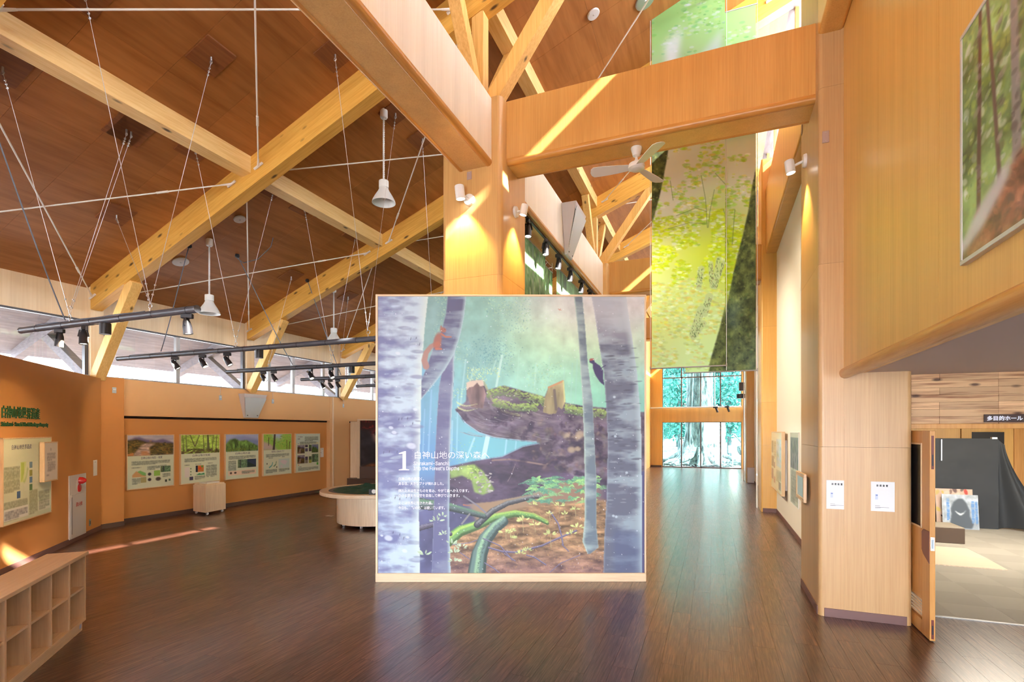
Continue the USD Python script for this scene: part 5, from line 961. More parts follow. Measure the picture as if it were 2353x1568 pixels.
plain('shade_white', (0.72, 0.76, 0.76), 0.3); plain('cord_white', (0.75, 0.77, 0.78), 0.6)
def pendant(label, x, y, zb):
    t = thing('pendant_lamp', label, 'pendant lamp', (x, y, zb), 0, 'white pendant lamps over the left hall'); zc = roof(x) - zb
    obj('canopy', lathe([(0, zc - .12), (.05, zc - .12), (.062, zc - .10), (.062, zc + .01), (0, zc + .01)], 20), 'white_paint', t, smooth=40)
    for ph in (0, math.pi): obj('cord', tube([(.010 * math.cos(ph + s * 110), .010 * math.sin(ph + s * 110), .34 + (zc - .46) * s) for s in np.linspace(0, 1, 150)], .008, 5), 'cord_white', t)
    sh = obj('shade', lathe([(.06, .25), (.07, .24), (.09, .19), (.14, .11), (.18, .035), (.188, .0), (.182, .0), (.172, .035), (.132, .108), (.082, .185), (.055, .24), (.06, .25)], 36), 'shade_white', t, smooth=40)
    obj('socket', lathe([(0, .355), (.075, .355), (.078, .345), (.078, .245), (.06, .235), (0, .235)], 24), 'shade_white', t, smooth=40); obj('bulb', lathe([(0, .05), (.03, .06), (.04, .10), (.03, .16), (.02, .22), (0, .22)], 16), 'white_paint', t, smooth=40)
pendant('white bell pendant lamp hanging nearest the great beam', -4.963, 6.943, 5.575)
pendant('white bell pendant lamp above the near left windows', -8.869, 6.906, 4.10)
pendant('white bell pendant lamp farthest off, behind the second lighting rail', -8.895, 10.344, 4.11)
for x, y, r, lab in ((-8.13, 6.94, .105, 'small round white ceiling speaker between the first and second rafter'), (-9.657, 6.909, .145, 'larger pale ceiling disc over the near left window'), (-1.737, 7.84, .10, 'white ceiling disc over the nave left of the banner tops'), (-1.003, 8.234, .16, 'grey ceiling disc touching the left banner top'), (-1.646, 14.47, .13, 'pale ceiling disc seen beside the fan')):
    t = thing('ceiling_speaker', lab, 'ceiling speaker', (x, y, roof(x) - .004), 0, ry=-21.8); obj('disc', lathe([(0, 0), (r, 0), (r, -.012), (r * .9, -.022), (0, -.022)], 32), 'hydrant_white' if r != .16 else 'steel', t, smooth=40); obj('boss', lathe([(0, -.02), (r * .14, -.02), (r * .1, -.03), (0, -.03)], 12), 'steel', t)

# ---------------------------------------------------------------- on the columns and in the nave
def wall_spot(label, loc, nrm, head_off, tilt=(0, 0), r=.062, h=.17):
    t = thing('wall_spotlight', label, 'spotlight', loc, 0, 'white wall spotlights'); n = V3(*nrm); 
    T, L = frame_to((0, 0, 0), n * .03); pl = lathe([(0, 0), (.075, 0), (.078, .01), (.07, .035), (0, .04)], 24); pl.apply_transform(T); obj('mount', pl, 'white_paint', t, smooth=40)
    ho = V3(*head_off); obj('arm', rod(n * .03, ho, .016, 8), 'white_paint', t)
    hd = tr(lathe([(0, h * .55), (r * .93, h * .55), (r, h * .5), (r, h * .06), (r * 1.02, h * .05), (r * 1.02, h * .03), (r, h * .02), (r, -h * .45), (r * .88, -h * .45), (r * .85, -h * .35), (0, -h * .35)], 28), ho, *tilt); H = obj('head', hd, 'white_paint', t, smooth=40)
    obj('lens', tr(lathe([(0, -h * .42), (r * .87, -h * .42), (r * .87, -h * .38), (0, -h * .38)], 24), ho, *tilt), 'lamp_white', H)
    obj('seam', tr(lathe([(0, h * .05), (r * 1.005, h * .05), (r * 1.005, h * .035), (0, h * .035)], 28), ho, *tilt), 'steel', H)
    return V3(*loc) + ho
LAMPS = UsdGeom.Scope.Define(stage, '/World/Lamps')
def spot_light(pos, aim, power, cone, col=(1.0, 0.60, 0.17), rad=.04):
    n = numbered('/World/Lamps', 'beam'); l = UsdLux.SphereLight.Define(stage, f'/World/Lamps/{n}'); l.CreateRadiusAttr(rad); l.CreateIntensityAttr(power); l.CreateColorAttr(Gf.Vec3f(*col)); l.CreateNormalizeAttr(True)
    s = UsdLux.ShapingAPI.Apply(l.GetPrim()); s.CreateShapingConeAngleAttr(cone); s.CreateShapingConeSoftnessAttr(0.6)
    z = -np.subtract(aim, pos).astype(float); z /= np.linalg.norm(z); x = np.cross([0.1, 0.2, 1.0], z); x /= np.linalg.norm(x); y = np.cross(z, x)
    l.AddTransformOp().Set(Gf.Matrix4d(*[float(q) for q in (*x, 0, *y, 0, *z, 0, *pos, 1)]))
h = wall_spot('white wall spotlight on the front of the great column', (-2.97, 6.03, 4.91), (0, -1, 0), (-.075, -.13, .05), (6, -4)); spot_light(h - V3(0, 0, .13), (h[0], 6.06, 3.5), 60, 42)
h = wall_spot('white wall spotlight on the right side of the great column', (-2.52, 6.50, 4.87), (1, 0, 0), (.15, -.05, -.02), (0, 12), .05, .14); spot_light(h - V3(0, 0, .11), (-2.5, 6.5, 3.6), 45, 42)
h = wall_spot('white wall spotlight on the corridor side of the right pillar', (1.0, 6.78, 5.03), (-1, 0, 0), (-.17, -.02, -.06), (0, -8), .052, .15); spot_light(h - V3(0, 0, .11), (1.0, 6.78, 3.4), 45, 42)
for loc, rz, lab, w_, h_ in (((-3.01, 6.03, 5.18), 0, 'small grey plate on the great column under the pale beam', .07, .105), ((1.03, 6.026, 4.83), 0, 'small mauve plate with screws high on the corner pillar', .062, .12), ((1.0, 7.12, 5.50), -90, 'small plate high on the corridor side of the corner pillar', .06, .12)):
    t = thing('wall_plate', lab, 'wall plate', loc, rz); obj('plate', bx(0, w_, -.006, 0, 0, h_, .002), 'plate_grey', t); obj('screw', tuple([bx(w_ / 2 - .004, w_ / 2 + .004, -.008, -.004, z, z + .008) for z in (.012, h_ - .02)]), 'steel', t)

plain('fan_white', (0.74, 0.73, 0.70), 0.3)
t = thing('ceiling_fan', 'white three bladed ceiling fan hanging under the first cross beam', 'ceiling fan', (-0.885, 6.43, 5.38))
obj('canopy', lathe([(0, 0), (.068, 0), (.070, -.01), (.045, -.10), (.02, -.115), (0, -.115)], 28), 'fan_white', t, smooth=40); obj('stem', lathe([(0, -.10), (.016, -.10), (.018, -.14), (.05, -.20), (.06, -.205), (0, -.205)], 20), 'fan_white', t, smooth=40)
obj('motor', lathe([(0, -.18), (.05, -.185), (.092, -.20), (.102, -.225), (.098, -.255), (.07, -.27), (.066, -.275), (.03, -.285), (0, -.286)], 32), 'fan_white', t, smooth=40)
for a in (186, 66, -54):
    o = np.linspace(0, 1, 12); xs_ = .08 + .44 * o; wd = .045 + .035 * np.sin(np.pi * np.clip(o * 1.1, 0, 1) * .5); pl = Polygon(list(zip(xs_, wd)) + [(.55, .05), (.56, 0.0), (.55, -.05)] + list(zip(xs_[::-1], -wd[::-1]))).buffer(.008).buffer(-.004)
    m = prism(pl, 'z', -.003, .003); m = tr(m, (0, 0, -.235), rx=14); obj('blade', tr(m, (0, 0, 0), rz=a), 'fan_white', t)

def banner(label, x0, x1, y, z0, z1, pnt, seed):
    t = thing('banner', label, 'banner', (x0, y, z0), 0, 'tall printed forest banners'); w, h = x1 - x0, z1 - z0
    m, c = pnt.mesh(w, h); obj('cloth', m, 'fabric_print', t, col=c)
    obj('hem_rod', tuple([rod((-.03, .0, -.004), (w + .03, 0, -.004), .011, 8), rod((-.03, 0, h), (w + .03, 0, h), .012, 8)]), 'alu', t)
    for x in (-.022, w + .022):
        c_ = obj('cord', rod((x, 0, -.08), (x, 0, roof(x0 + x) - z0), .004, 6), 'wire', t); obj('cord_clip', rod((x, 0, -.02), (x, 0, .03), .010, 8), 'steel', c_)
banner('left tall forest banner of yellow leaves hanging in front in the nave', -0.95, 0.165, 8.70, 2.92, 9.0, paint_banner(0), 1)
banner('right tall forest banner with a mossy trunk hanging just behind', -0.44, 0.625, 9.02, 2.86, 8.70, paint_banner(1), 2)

for (a, b, zt, x, lab, sd) in ((6.97, 9.20, 5.17, -2.95, 'nearest green forest photo banner under the second pale beam', 3), (9.22, 9.98, 5.10, -3.05, 'narrow middle green banner set back under the second pale beam', 4), (9.94, 12.15, 5.20, -2.95, 'farther green forest photo banner under the second pale beam', 5)):
    t = thing('banner', lab, 'banner', (x, a, 2.4), 90, 'green photo banners under the beam'); p = paint_forest('green trunks', 110, 110, sd)
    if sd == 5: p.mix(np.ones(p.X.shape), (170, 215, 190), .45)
    m, c = p.mesh(b - a, zt - 2.4); obj('cloth', m, 'fabric_print', t, col=c); obj('top_rod', rod((-.01, 0, zt - 2.4), (b - a + .01, 0, zt - 2.4), .012, 8), 'alu', t)
    for s in (.02, b - a - .02): obj('hanger', rod((s, 0, zt - 2.4), (s, 0, 5.29 - 2.4), .006, 6), 'rod_white', t)
t = thing('track_rail', 'black lighting track along the underside of the second pale beam', 'lighting track', (-2.755, 7.0, 5.29)); obj('rail', bx(-.018, .018, 0, 5.75, -.035, 0, .003), 'black_paint', t); obj('feed_box', bx(-.022, .022, 5.6, 5.75, -.045, 0, .003), 'black_paint', t)
tk = spotlight('track_spotlight', 'lit black spotlight nearest the great column on the beam track', 'spotlight', (-2.755, 7.70, 5.255), 10, 100, 'spotlights on the beam track', 1.25)
for k, (y, pan) in enumerate(((8.60, 120), (9.43, 60), (10.29, 55), (11.24, 50), (12.07, 60))): dup(tk, (-2.755, y, 5.255), ('second', 'third', 'fourth', 'fifth', 'farthest')[k] + ' lit black spotlight along the beam track from the great column', rz=pan)
t = thing('rail_spotlight', 'tiny black spotlight left of the pair on the far window rail', 'spotlight', (0.10, 27.1, 3.0)); obj('can', rod((0, 0, 0), (.08, -.05, -.22), .05, 10), 'black_paint', t); obj('clamp', bx(-.12, .08, -.04, .04, -.02, .06), 'black_paint', t)
dup(t, (0.62, 27.1, 3.02), 'tiny black spotlight right of the pair on the far window rail')
t = thing('projector', 'black projector on a wall bracket beside the far window', 'projector', (1.02, 22.0, 3.15)); obj('body', bx(-.18, .12, -.2, .2, 0, .17, .02), 'black_paint', t); obj('lens', rod((-.06, -.2, .08), (-.06, -.25, .08), .05, 14), 'alu_dark', t); obj('bracket', bx(.10, .335, -.03, .03, .20, .28), 'grey_board', t); obj('wall_plate', bx(.315, .33, -.12, .12, .05, .5), 'grey_board', t); obj('upper_box', bx(-.10, .10, -.12, .12, .30, .62, .01), 'alu_dark', t)
for x, y, z1, lab in ((1.018, 13.86, 8.1, 'second'), (1.078, 20.96, 8.1, 'third')):
    t = thing('conduit', f'white vertical conduit strip on the corridor side of the {lab} pillar', 'conduit', (x - .03, y, 0)); obj('strip', bx(-.02, .010, -.05, .05, 0, z1, .004), 'white_paint', t); [obj('clip', bx(-.024, .010, -.06, .06, z, z + .03), 'steel', t) for z in (.8, 2.6, 4.4, 6.2)]
t = thing('floor_box', 'white box standing at the foot of the third pillar', 'box', (1.12, 20.1, 0)); obj('cover', bx(0, .30, 0, .19, 0.02, .56, .01), 'hydrant_white', t); obj('base', bx(.01, .29, .01, .18, 0, .025), 'base_vinyl', t)
t = thing('floor_outlet', 'small metal floor outlet lid on the dark floor before the poster wall', 'floor outlet', (-7.9, 9.05, 0)); obj('lid', bx(-.09, .09, -.06, .06, 0.0002, .006, .002), 'steel', t); obj('tab', bx(-.03, .03, -.02, .02, .005, .009, .001), 'alu', t)

# boards on the cream wall, tablet panel, notices on the pillar
p = Paint(100, 50, 90, 70, base=(208, 210, 172), seed=61); p.text_rows(4, 20, 6, 4, 2, (120, 130, 100), .5); p.rect(66, 96, 6, 28, (150, 176, 176)); p.dabs(60, (66, 96), (8, 26), (1, 3), [(120, 160, 100), (200, 150, 120), (110, 140, 170)], .8)
for a, b, c, d, cl in ((3, 12, 14, 22, (120, 90, 80)), (3, 10, 28, 33, (90, 80, 70)), (4, 14, 34, 39, (180, 150, 90)), (26, 40, 8, 18, (130, 140, 110)), (26, 42, 22, 30, (110, 116, 104)), (26, 40, 34, 42, (130, 110, 112)), (46, 52, 27, 31, (110, 110, 120)), (46, 54, 40, 44, (120, 100, 100))): p.rect(a, b, c, d, cl)
p.text_rows(64, 96, 32, 6, 1.6, (150, 156, 120), .6); p.rect(82, 94, 42, 47, (90, 92, 90)); p.text_rows(44, 60, 8, 8, 2, (150, 156, 120), .5)
t, pr = board('wall_board', 'yellow green illustrated board standing off the cream wall', 'information board', (XR - .05, 13.8, 0.60), -90, 2.52, 1.27, p, depth=0.06, border=0.02, mat='print_gloss'); obj('stand_off', bx(.1, 2.4, 0, .05, .1, 1.1), 'white_paint', t)
p = Paint(40, 50, 40, 70, base=(190, 200, 186), seed=62); p.a[:28] *= 1; p.rect(2, 38, 4, 14, (120, 140, 140)); p.rect(2, 38, 15, 24, (130, 140, 150)); p.dabs(60, (3, 37), (5, 23), (1, 3), [(90, 110, 120), (150, 165, 165), (110, 130, 110)], .7, 2.0); p.text_rows(5, 36, 27, 11, 2, (130, 140, 135), .6)
board('wall_board', 'grey green flat board with two photos on the cream wall beside the corner pillar', 'information board', (XR - .002, 10.84, 0.56), -90, 1.0, 1.30, p, depth=0.012, border=0.006, fr='white_paint')
plain('pale_screen', (0.42, 0.66, 0.74), 0.25)
t = thing('tilted_panel', 'small pale framed panel standing off the corridor side of the corner pillar', 'panel', (0.985, 7.10, 1.085), -90, rx=0); f = obj('frame', tuple([bx(0, .58, -.05, -.02, 0, .045, .004), bx(0, .58, -.05, -.02, .275, .32, .004), bx(0, .05, -.05, -.02, .04, .28), bx(.53, .58, -.05, -.02, .04, .28)]), 'frame_wood', t); obj('face', bx(.04, .54, -.04, -.028, .035, .285), 'pale_screen', t); obj('mount_block', bx(.15, .45, -.03, 0.0, .05, .27), 'base_dark', t)
for x, lab in ((1.068, 'left'), (1.449, 'right')):
    t = thing('notice', f'white paper notice with a small device picture, {lab} of the two on the wide pillar', 'notice', (x, 6.03 if x < 1.2 else 6.026, 1.10), 0, 'smoke vent notices'); s = obj('paper', bx(0, .196, -.003, 0, 0, .292), 'paper', t)
    write(s, '排煙装置', .045, .245, .016, 'ink', True, 2, -.0031, .105, res=64, sp=.55); obj('device_picture', bx(.036, .058, -.0045, -.003, .115, .168), 'pale_blue', s); obj('device_switch', bx(.040, .056, -.005, -.004, .152, .163), 'ink_blue', s); obj('small_print', tuple([bx(.035, .075, -.0042, -.003, .052, .055), bx(.035, .15, -.0042, -.003, .038, .041), bx(.035, .08, -.0042, -.003, .032, .035)]), 'ink_grey', s)

# framed forest photograph on the upper right wall
p = paint_forest('wood', 190, 190, 12)
plain('alu_frame', (0.62, 0.60, 0.56), 0.35, metal=0.4)
t, pr = board('framed_photo', 'large framed photograph of tree trunks over brown roots on the upper right wall', 'framed photo', (1.222, 3.325, 2.752), -90, 1.75, 1.185, p, depth=0.03, border=0.022, mat='print_gloss', fr='alu_frame')

# ---------------------------------------------------------------- hall door and what stands in the hall
D = thing('door_1', 'orange wooden hall door leaf standing open toward the camera, dark glass pane and louvre', 'door', (1.80, 6.44, 0), -90, kind=S)   # local x runs from the hinge toward the camera, -y faces the corridor
for a, b, c, d in ((.13, .62, 1.775, 1.895), (.13, .62, .33, 1.0), (.13, .62, .012, .14), (.0, .13, .012, 1.895), (.62, .80, .012, 1.895)): obj('leaf_board', bx(a, b, -.0, .042, c, d, .002), 'door_wood', D)
plain('dark_glass', (0.02, 0.02, 0.025), 0.12)
obj('glass', bx(.12, .63, .012, .030, .99, 1.78), 'dark_glass', D); obj('glass_bead', tuple([bx(.13, .62, -.008, .0, .99, 1.005), bx(.13, .62, -.008, .0, 1.765, 1.78), bx(.605, .62, -.008, 0, 1.0, 1.77)]), 'frame_wood', D)
for k in range(6): obj('louvre_slat', tr(bx(.13, .63, -.02, .02, -.004, .004), (0, .02, .16 + .03 * k), rx=-30), 'frame_wood', D)
plain('push_plate', (0.16, 0.03, 0.02), 0.4)
obj('push_plate', prism(Polygon([(.62, .80), (.66, .76), (.80, .70), (.80, .99), (.66, .99), (.62, .96)]), 'y', -.004, 0), 'push_plate', D); lk = obj('lock_plate', bx(.80, .804, .006, .036, .82, .94), 'steel', D); obj('latch', bx(.803, .808, .014, .028, .84, .92), 'plate_blue', lk)
obj('edge_bolt', tuple([bx(.80, .803, .012, .030, 1.55, 1.85), bx(.80, .803, .012, .030, .03, .20)]), 'push_plate', D); obj('bolt_slot', tuple([bx(.802, .806, .016, .026, 1.58, 1.68), bx(.802, .806, .016, .026, .07, .15)]), 'ink', D)
t = thing('hall_sign', 'dark brown sign with white lettering over the hall doorway', 'sign', (2.49, 6.438, 1.978), 0); 
plain('sign_brown', (0.045, 0.018, 0.014), 0.35); obj('plate', bx(0, .315, -.008, 0, 0, .078, .002), 'sign_brown', t); write(t, '多目的ホール', .022, .022, .034, 'text_white', True, 3, -.0082, .275)

plain('black_cloth', (0.035, 0.038, 0.042), 0.75)
t = thing('cloth_screen', 'black cloth draped over a tall folding screen inside the hall', 'screen', (3.3, 12.5, 0))
gx, gz = np.meshgrid(np.linspace(0, 1.76, 50), np.linspace(0, 1.74, 60)); yy_ = (mfbm(np.stack([gx * 3, gz * 3, 0 * gx], -1), 4, 5) - .5) * .05
def sheet_grid(X, Y, Z, th=.006):
    n0, n1 = X.shape; i = np.arange(n0 * n1).reshape(n0, n1); a, b, c, d = i[:-1, :-1].ravel(), i[:-1, 1:].ravel(), i[1:, 1:].ravel(), i[1:, :-1].ravel(); return trimesh.Trimesh(np.stack([X, Y, Z], -1).reshape(-1, 3), np.vstack([np.c_[a, b, c], np.c_[a, c, d]]), process=False)
obj('cloth', sheet_grid(gx, yy_, gz), 'black_cloth', t, smooth=True); obj('screen_board', bx(.02, 1.74, .03, .07, 0, 1.72), 'base_dark', t); obj('top_clip', tuple([bx(1.66, 1.74, -.01, .06, 1.73, 1.765), bx(.86, .88, -.035, -.025, 1.3, 1.72)]), 'steel', t)
gu, gv = np.meshgrid(np.linspace(0, 1, 30), np.linspace(0, 1, 50)); X = 1.76 + gu * (.10 + .75 * (1 - gv) ** 1.6); Z = np.maximum(gv * 1.72 - gu * .10 * gv, .01 + .1 * gu * (1 - gv)); obj('drape', sheet_grid(X, .02 + .12 * np.sin(gu * 9) * (1 - gv) - .3 * gu * (1 - gv), Z), 'black_cloth', t, smooth=True)
p = Paint(100, 100, 60, 70, base=(196, 168, 148), seed=71); p.dabs(40, (0, 100), (0, 100), (4, 12), [(60, 40, 40), (190, 60, 50), (210, 190, 170), (40, 34, 34), (200, 180, 60)], .9, .6)
t = thing('picture_board', 'colourful picture board half hidden behind the blue grey board', 'picture board', (4.06, 12.36, 0), 0, rx=-6); m, c = p.mesh(.58, .76); obj('print', m, 'print_matt', t, col=c); obj('panel', bx(0, .58, .002, .016, 0, .76, .002), 'white_paint', t)
p = Paint(100, 100, 70, 90, base=(172, 180, 188), seed=72); p.a *= (.85 + .3 * p.noise(8, 8, 4, 5))[..., None]; p.mix(p.poly([(20, 84), (25, 60), (24, 40), (32, 22), (44, 12), (58, 12), (68, 24), (76, 44), (76, 62), (86, 84), (80, 97), (45, 98)], 1), (84, 92, 100)); p.mix(p.poly([(34, 46), (44, 52), (50, 55), (58, 52), (66, 45), (58, 56), (50, 61), (42, 56)], .5), (205, 210, 216))
for x in (14, 82, 92): p.text_rows(x, x + 5, 12 + (x - 14) * .1, 16, 4, (96, 140, 196), .9, .8)
t = thing('picture_board', 'blue grey picture board leaning in front of the black cloth screen', 'picture board', (4.13, 12.28, 0), 0, rx=-6); m, c = p.mesh(.56, .66); obj('print', m, 'print_matt', t, col=c); obj('panel', bx(0, .56, .002, .016, 0, .66, .002), 'white_paint', t)
plain('bench_brown', (0.10, 0.062, 0.04), 0.7); plain('bench_top', (0.33, 0.28, 0.22), 0.7); plain('mat_beige', (0.68, 0.56, 0.42), 0.8)
t = thing('low_bench', 'low dark brown block bench on the hall carpet', 'bench', (2.9, 10.67, 0.004)); obj('block', bx(0, .985, 0, .55, 0, .255, .006), 'bench_brown', t); obj('pad', bx(.004, .98, .004, .545, .253, .27, .004), 'bench_top', t)
t = thing('foam_mat', 'beige foam mat with a scalloped edge lying on the hall carpet', 'mat', (0, 0, 0.004)); e = [(2.3 + k * .029, 8.875 + (.012 if k % 2 else 0)) for k in range(49)]
obj('tile', [prism(Polygon(e + [(3.735, 9.55), (2.3, 9.55)]), 'z', 0, .012)], 'mat_beige', t); obj('tile', prism(Polygon([(2.3, 9.554), (3.735, 9.554), (3.755, 10.25), (2.3, 10.26)]), 'z', 0, .012), 'mat_beige', t)
t = thing('door_2', 'yellow wooden double door at the back of the hall with a dark glass light', 'door', (4.2, 14.28, 0), 0, kind=S)
obj('leaf', bx(0, .9, -.04, 0, 0, 2.1, .004), 'veneer_warm', t); obj('leaf', bx(.92, 1.82, -.04, 0, 0, 2.1, .004), 'veneer_warm', t); obj('light_glass', bx(1.1, 1.66, -.045, -.038, 1.4, 1.86), 'dark_glass', t); obj('frame', [bx(-.06, 0, -.06, 0, 0, 2.16), bx(1.82, 1.90, -.06, 0, 0, 2.16), bx(-.06, 1.9, -.06, 0, 2.1, 2.16)], 'door_wood', t)
t = thing('hall_lamp', 'white ceiling lamp panel of the multipurpose hall', 'ceiling lamp', (4.2, 10.2, 2.76)); 
plain('lamp_hall', (1, 1, 1), 0.5, emit=(1.0, 0.9, 0.74), strength=22.0); obj('diffuser', bx(-.6, .6, -.6, .6, 0, .02), 'lamp_hall', t); obj('frame', [bx(-.64, -.6, -.64, .64, 0, .04), bx(.6, .64, -.64, .64, 0, .04), bx(-.6, .6, -.64, -.6, 0, .04), bx(-.6, .6, .6, .64, 0, .04)], 'white_paint', t)

for y in (8.2, 11.0): spot_light((-2.70, y, 5.0), (1.35, y + 1.6, 1.9), 165, 44, (1.0, 0.86, 0.66))
# lamps on the rails that light the partition and the posters
for pos, aim, pw, cone in (((-7.5, 3.9, 3.0), (-8.9, 3.9, 1.2), 40, 40), ((-7.1, 3.9, 3.0), (-8.2, 3.1, 1.1), 40, 42), ((-8.6, 6.0, 3.0), (-11.2, 7.3, 1.3), 20, 40), ((-7.9, 6.1, 3.0), (-11.2, 8.6, 1.3), 16, 40), ((-8.9, 8.3, 3.0), (-11.2, 10.0, 1.3), 16, 40)): spot_light(pos, aim, pw, cone, (1.0, 0.72, 0.40))

# ---------------------------------------------------------------- outside the far window: the giant beech and the wood behind it
fr = np.random.default_rng(12)
def bark_mat(name, dark, light):
    material(name, {'g': ('geometry', {}), 'm': ('mapping', {'scale': (5.0, 5.0, 1.2)}), 'n': ('noise_texture', {'scale': 1.6, 'detail': 6.0, 'roughness': 0.7}), 'r': ('rgb_ramp', {'ramp': [(0.38, dark), (0.62, light)]}), 'b': ('bump', {'strength': 0.6, 'distance': 0.1}), 'p': ('principled_bsdf', {'roughness': 0.9, 'specular_ior_level': 0.2})},
             [('g.position', 'm.vector'), ('m.vector', 'n.vector'), ('n.fac', 'r.fac'), ('r.color', 'p.base_color'), ('n.fac', 'b.height'), ('b.normal', 'p.normal')])
bark_mat('giant_bark', (0.004, 0.018, 0.022), (0.085, 0.15, 0.145)); bark_mat('far_bark', (0.02, 0.05, 0.055), (0.08, 0.13, 0.13)); bark_mat('leaf_litter', (0.10, 0.14, 0.145), (0.34, 0.42, 0.43))
for nm, c in (('leaf_a', (0.045, 0.20, 0.17)), ('leaf_b', (0.09, 0.28, 0.24)), ('leaf_c', (0.016, 0.09, 0.08))):
    material(nm, {'d': ('diffuse_bsdf', {'color': c}), 't': ('translucent_bsdf', {'color': tuple(np.array(c) * 1.1)}), 'x': ('mix_closure', {'fac': 0.45})}, [('d.BSDF', 'x.closure1'), ('t.BSDF', 'x.closure2')], 'x.closure')
BX, BY = -0.8, 33.0
t = thing('giant_beech', 'giant old beech trunk with spreading buttress roots outside the far window', 'tree', (BX, BY, -0.1))
th, zz = np.meshgrid(np.linspace(0, 2 * np.pi, 97), np.concatenate([np.linspace(0, 2.2, 22), np.linspace(2.5, 12, 22)]))
lobe = 0.5 * np.sin(th * 5 + .7) + 0.35 * np.sin(th * 9 + 2) + .25 * np.sin(th * 14 + 1 + zz * .3); nz = mfbm(np.stack([np.cos(th) * 3, np.sin(th) * 3, zz * .8], -1), 4, 2) - .5
R_ = .78 + .95 * np.exp(-zz / .65) * (1 + .55 * lobe) + .10 * lobe * np.exp(-zz / 4) + .22 * nz - .008 * zz
obj('trunk', sheet_grid(R_ * np.cos(th), R_ * np.sin(th), zz), 'giant_bark', t, smooth=True)
for k in range(17):
    a = k * 2 * math.pi / 17 + fr.uniform(-.12, .12); L = fr.uniform(1.3, 2.6); s = np.linspace(0, 1, 14); ca = a + s * fr.uniform(-.4, .4); rr2 = .75 + L * s
    obj('root', tube(np.stack([rr2 * np.cos(ca), rr2 * np.sin(ca), .85 * np.exp(-s * 4.2) + .10 * np.sin(s * 6 + k) * (s > .2) + .04], -1), .22 * (1 - s) + .05, 7), 'giant_bark', t, smooth=True)
for k in range(3): a = fr.uniform(3.4, 5.8); obj('vine', tube([(1.0 * math.cos(a + z * .05) * (1 - .02 * z), 1.0 * math.sin(a + z * .05), z) for z in np.linspace(.4, 9, 24)], .05, 6), 'far_bark', t)
def leafball(n, cx, rad, size, seed):
    r = np.random.default_rng(seed); c = r.normal(size=(n, 3)); c /= np.linalg.norm(c, axis=1, keepdims=True); c = np.array(cx) + c * np.array(rad) * (r.random((n, 1)) ** .45)
    u = r.normal(size=(n, 3)); u /= np.linalg.norm(u, axis=1, keepdims=True); w = np.cross(u, r.normal(size=(n, 3))); w /= np.linalg.norm(w, axis=1, keepdims=True); s = r.uniform(.6, 1.3, (n, 1)) * size
    v = np.stack([c - u * s, c + w * s * .5 + u * s * .1, c + u * s, c - w * s * .5 + u * s * .1], 1).reshape(-1, 3); i = np.arange(n)[:, None] * 4
    return trimesh.Trimesh(v, np.vstack([i + [0, 1, 2], i + [0, 2, 3]]), process=False)
W_ = ['leftmost slim', 'second slim', 'pale slender', 'mossy', 'crooked', 'dark slender', 'tall', 'leaning', 'thin', 'rightmost', 'half hidden', 'low branched', 'feathery', 'distant']
for k in range(14):
    x = (-5.6, -7.2, -6.1)[k % 3] + (k // 3) * 3.3; y = 38.4 + 3.6 * (k % 3); h = fr.uniform(9, 13); lean = fr.uniform(-.3, .3)
    t = thing('forest_tree', f'{W_[k]} young tree in the bright wood outside the far window', 'tree', (x, y, -.2), 0, 'young trees outside the far window')
    r0 = fr.uniform(.09, .2); obj('trunk', tube([(lean * s * s, .2 * math.sin(s * 3), h * s) for s in np.linspace(0, 1, 10)], r0 * (1 - .7 * np.linspace(0, 1, 10)), 7), 'far_bark', t, smooth=True)
    for b in range(3): z = fr.uniform(3, 7); a = fr.uniform(0, 6.3); obj('branch', tube([(lean * (z / h) ** 2, 0, z), (math.cos(a) * .6, math.sin(a) * .6, z + .7), (math.cos(a) * 1.3, math.sin(a) * 1.3, z + 1.0)], (.05, .035, .015), 5), 'far_bark', t)
    obj('foliage', cat_mesh([leafball(620, (lean * .2, fr.uniform(-.1, .1), z), (1.4, 1.4, 1.4), .17, 100 + k * 7 + j) for j, z in enumerate((2.6, 5.0, 7.6, 10))]), ('leaf_a', 'leaf_b', 'leaf_c')[k % 3], t)
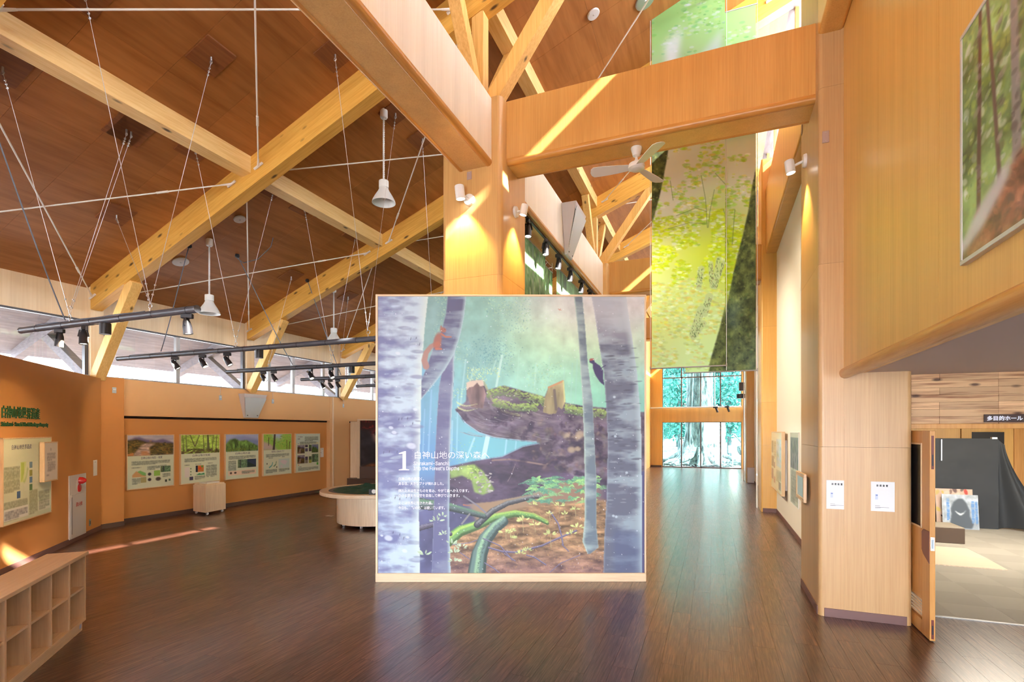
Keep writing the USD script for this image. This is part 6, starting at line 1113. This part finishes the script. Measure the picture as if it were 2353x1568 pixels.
o = obj('undergrowth', cat_mesh([leafball(420, (fr.uniform(-12, 9), fr.uniform(49.2, 51.5), fr.uniform(.9, 3.4)), (1.6, 1.3, 1.2), .14, 300 + j) for j in range(22)]), 'leaf_b'); data(stage.GetPrimAtPath(o), 'pale green leafy undergrowth on the slope behind the giant beech', 'undergrowth', None, 'stuff')
o = obj('leaf_canopy', cat_mesh([leafball(900, (fr.uniform(-22, 14), fr.uniform(56.2, 66), fr.uniform(2, 19)), (3.6, 2.5, 3.2), .26, 500 + j) for j in range(44)]), 'leaf_a'); data(stage.GetPrimAtPath(o), 'dense pale green leaves of the wood closing the view behind the young trees', 'foliage', None, 'stuff')
gx, gy = np.meshgrid(np.linspace(-30, 26, 80), np.linspace(27.8, 75, 80)); gz = -.2 + .35 * (mfbm(np.stack([gx * .5, gy * .5, 0 * gx], -1), 4, 9) - .5) + np.clip(gy - 36, 0, 99) * .07
obj('forest_ground', sheet_grid(gx, gy, gz), 'leaf_litter', smooth=True, label='pale leaf strewn forest ground outside the far window', cat='ground', kind=S)
t = thing('fallen_log', 'mossy fallen log lying at the right outside the far window', 'log', (1.5, 35.5, .5)); obj('bole', tube([(0, 0, .1), (1.2, .4, .45), (2.6, .8, .9), (4.2, 1.2, 1.1)], (.30, .28, .26, .24), 10), 'giant_bark', t, smooth=True); obj('limb', tube([(.5, .1, .2), (.0, -.4, .8), (-.4, -.6, 1.2)], (.08, .06, .03), 6), 'far_bark', t)
t = thing('outdoor_sign', 'small pale sign on a thin post outside the far window at right', 'sign', (0.92, 29.2, -.15)); obj('post', rod((0, 0, 0), (0, 0, 1.2), .02, 8), 'grey_board', t); obj('plate', bx(-.2, .2, -.03, -.01, .85, 1.25, .005), 'cream_wall', t)
for k in range(26):
    t = fr.uniform(0, 1, 4); x, y, a, L = -3.6 + 6.4 * t[0], 28.0 + .7 * t[1], t[2] * .8, .3 + .7 * t[3]
    if k == 0: sk = []
    sk.append(tube([(x, y, .03), (x + .5 * L * math.cos(a), y + .5 * L * math.sin(a), .12), (x + L * math.cos(a), y + L * math.sin(a), .02)], (.03, .035, .015), 5))
o = obj('fallen_twigs', cat_mesh(sk), 'far_bark'); data(stage.GetPrimAtPath(o), 'pale fallen twigs scattered before the giant beech roots', 'twigs', None, 'stuff')
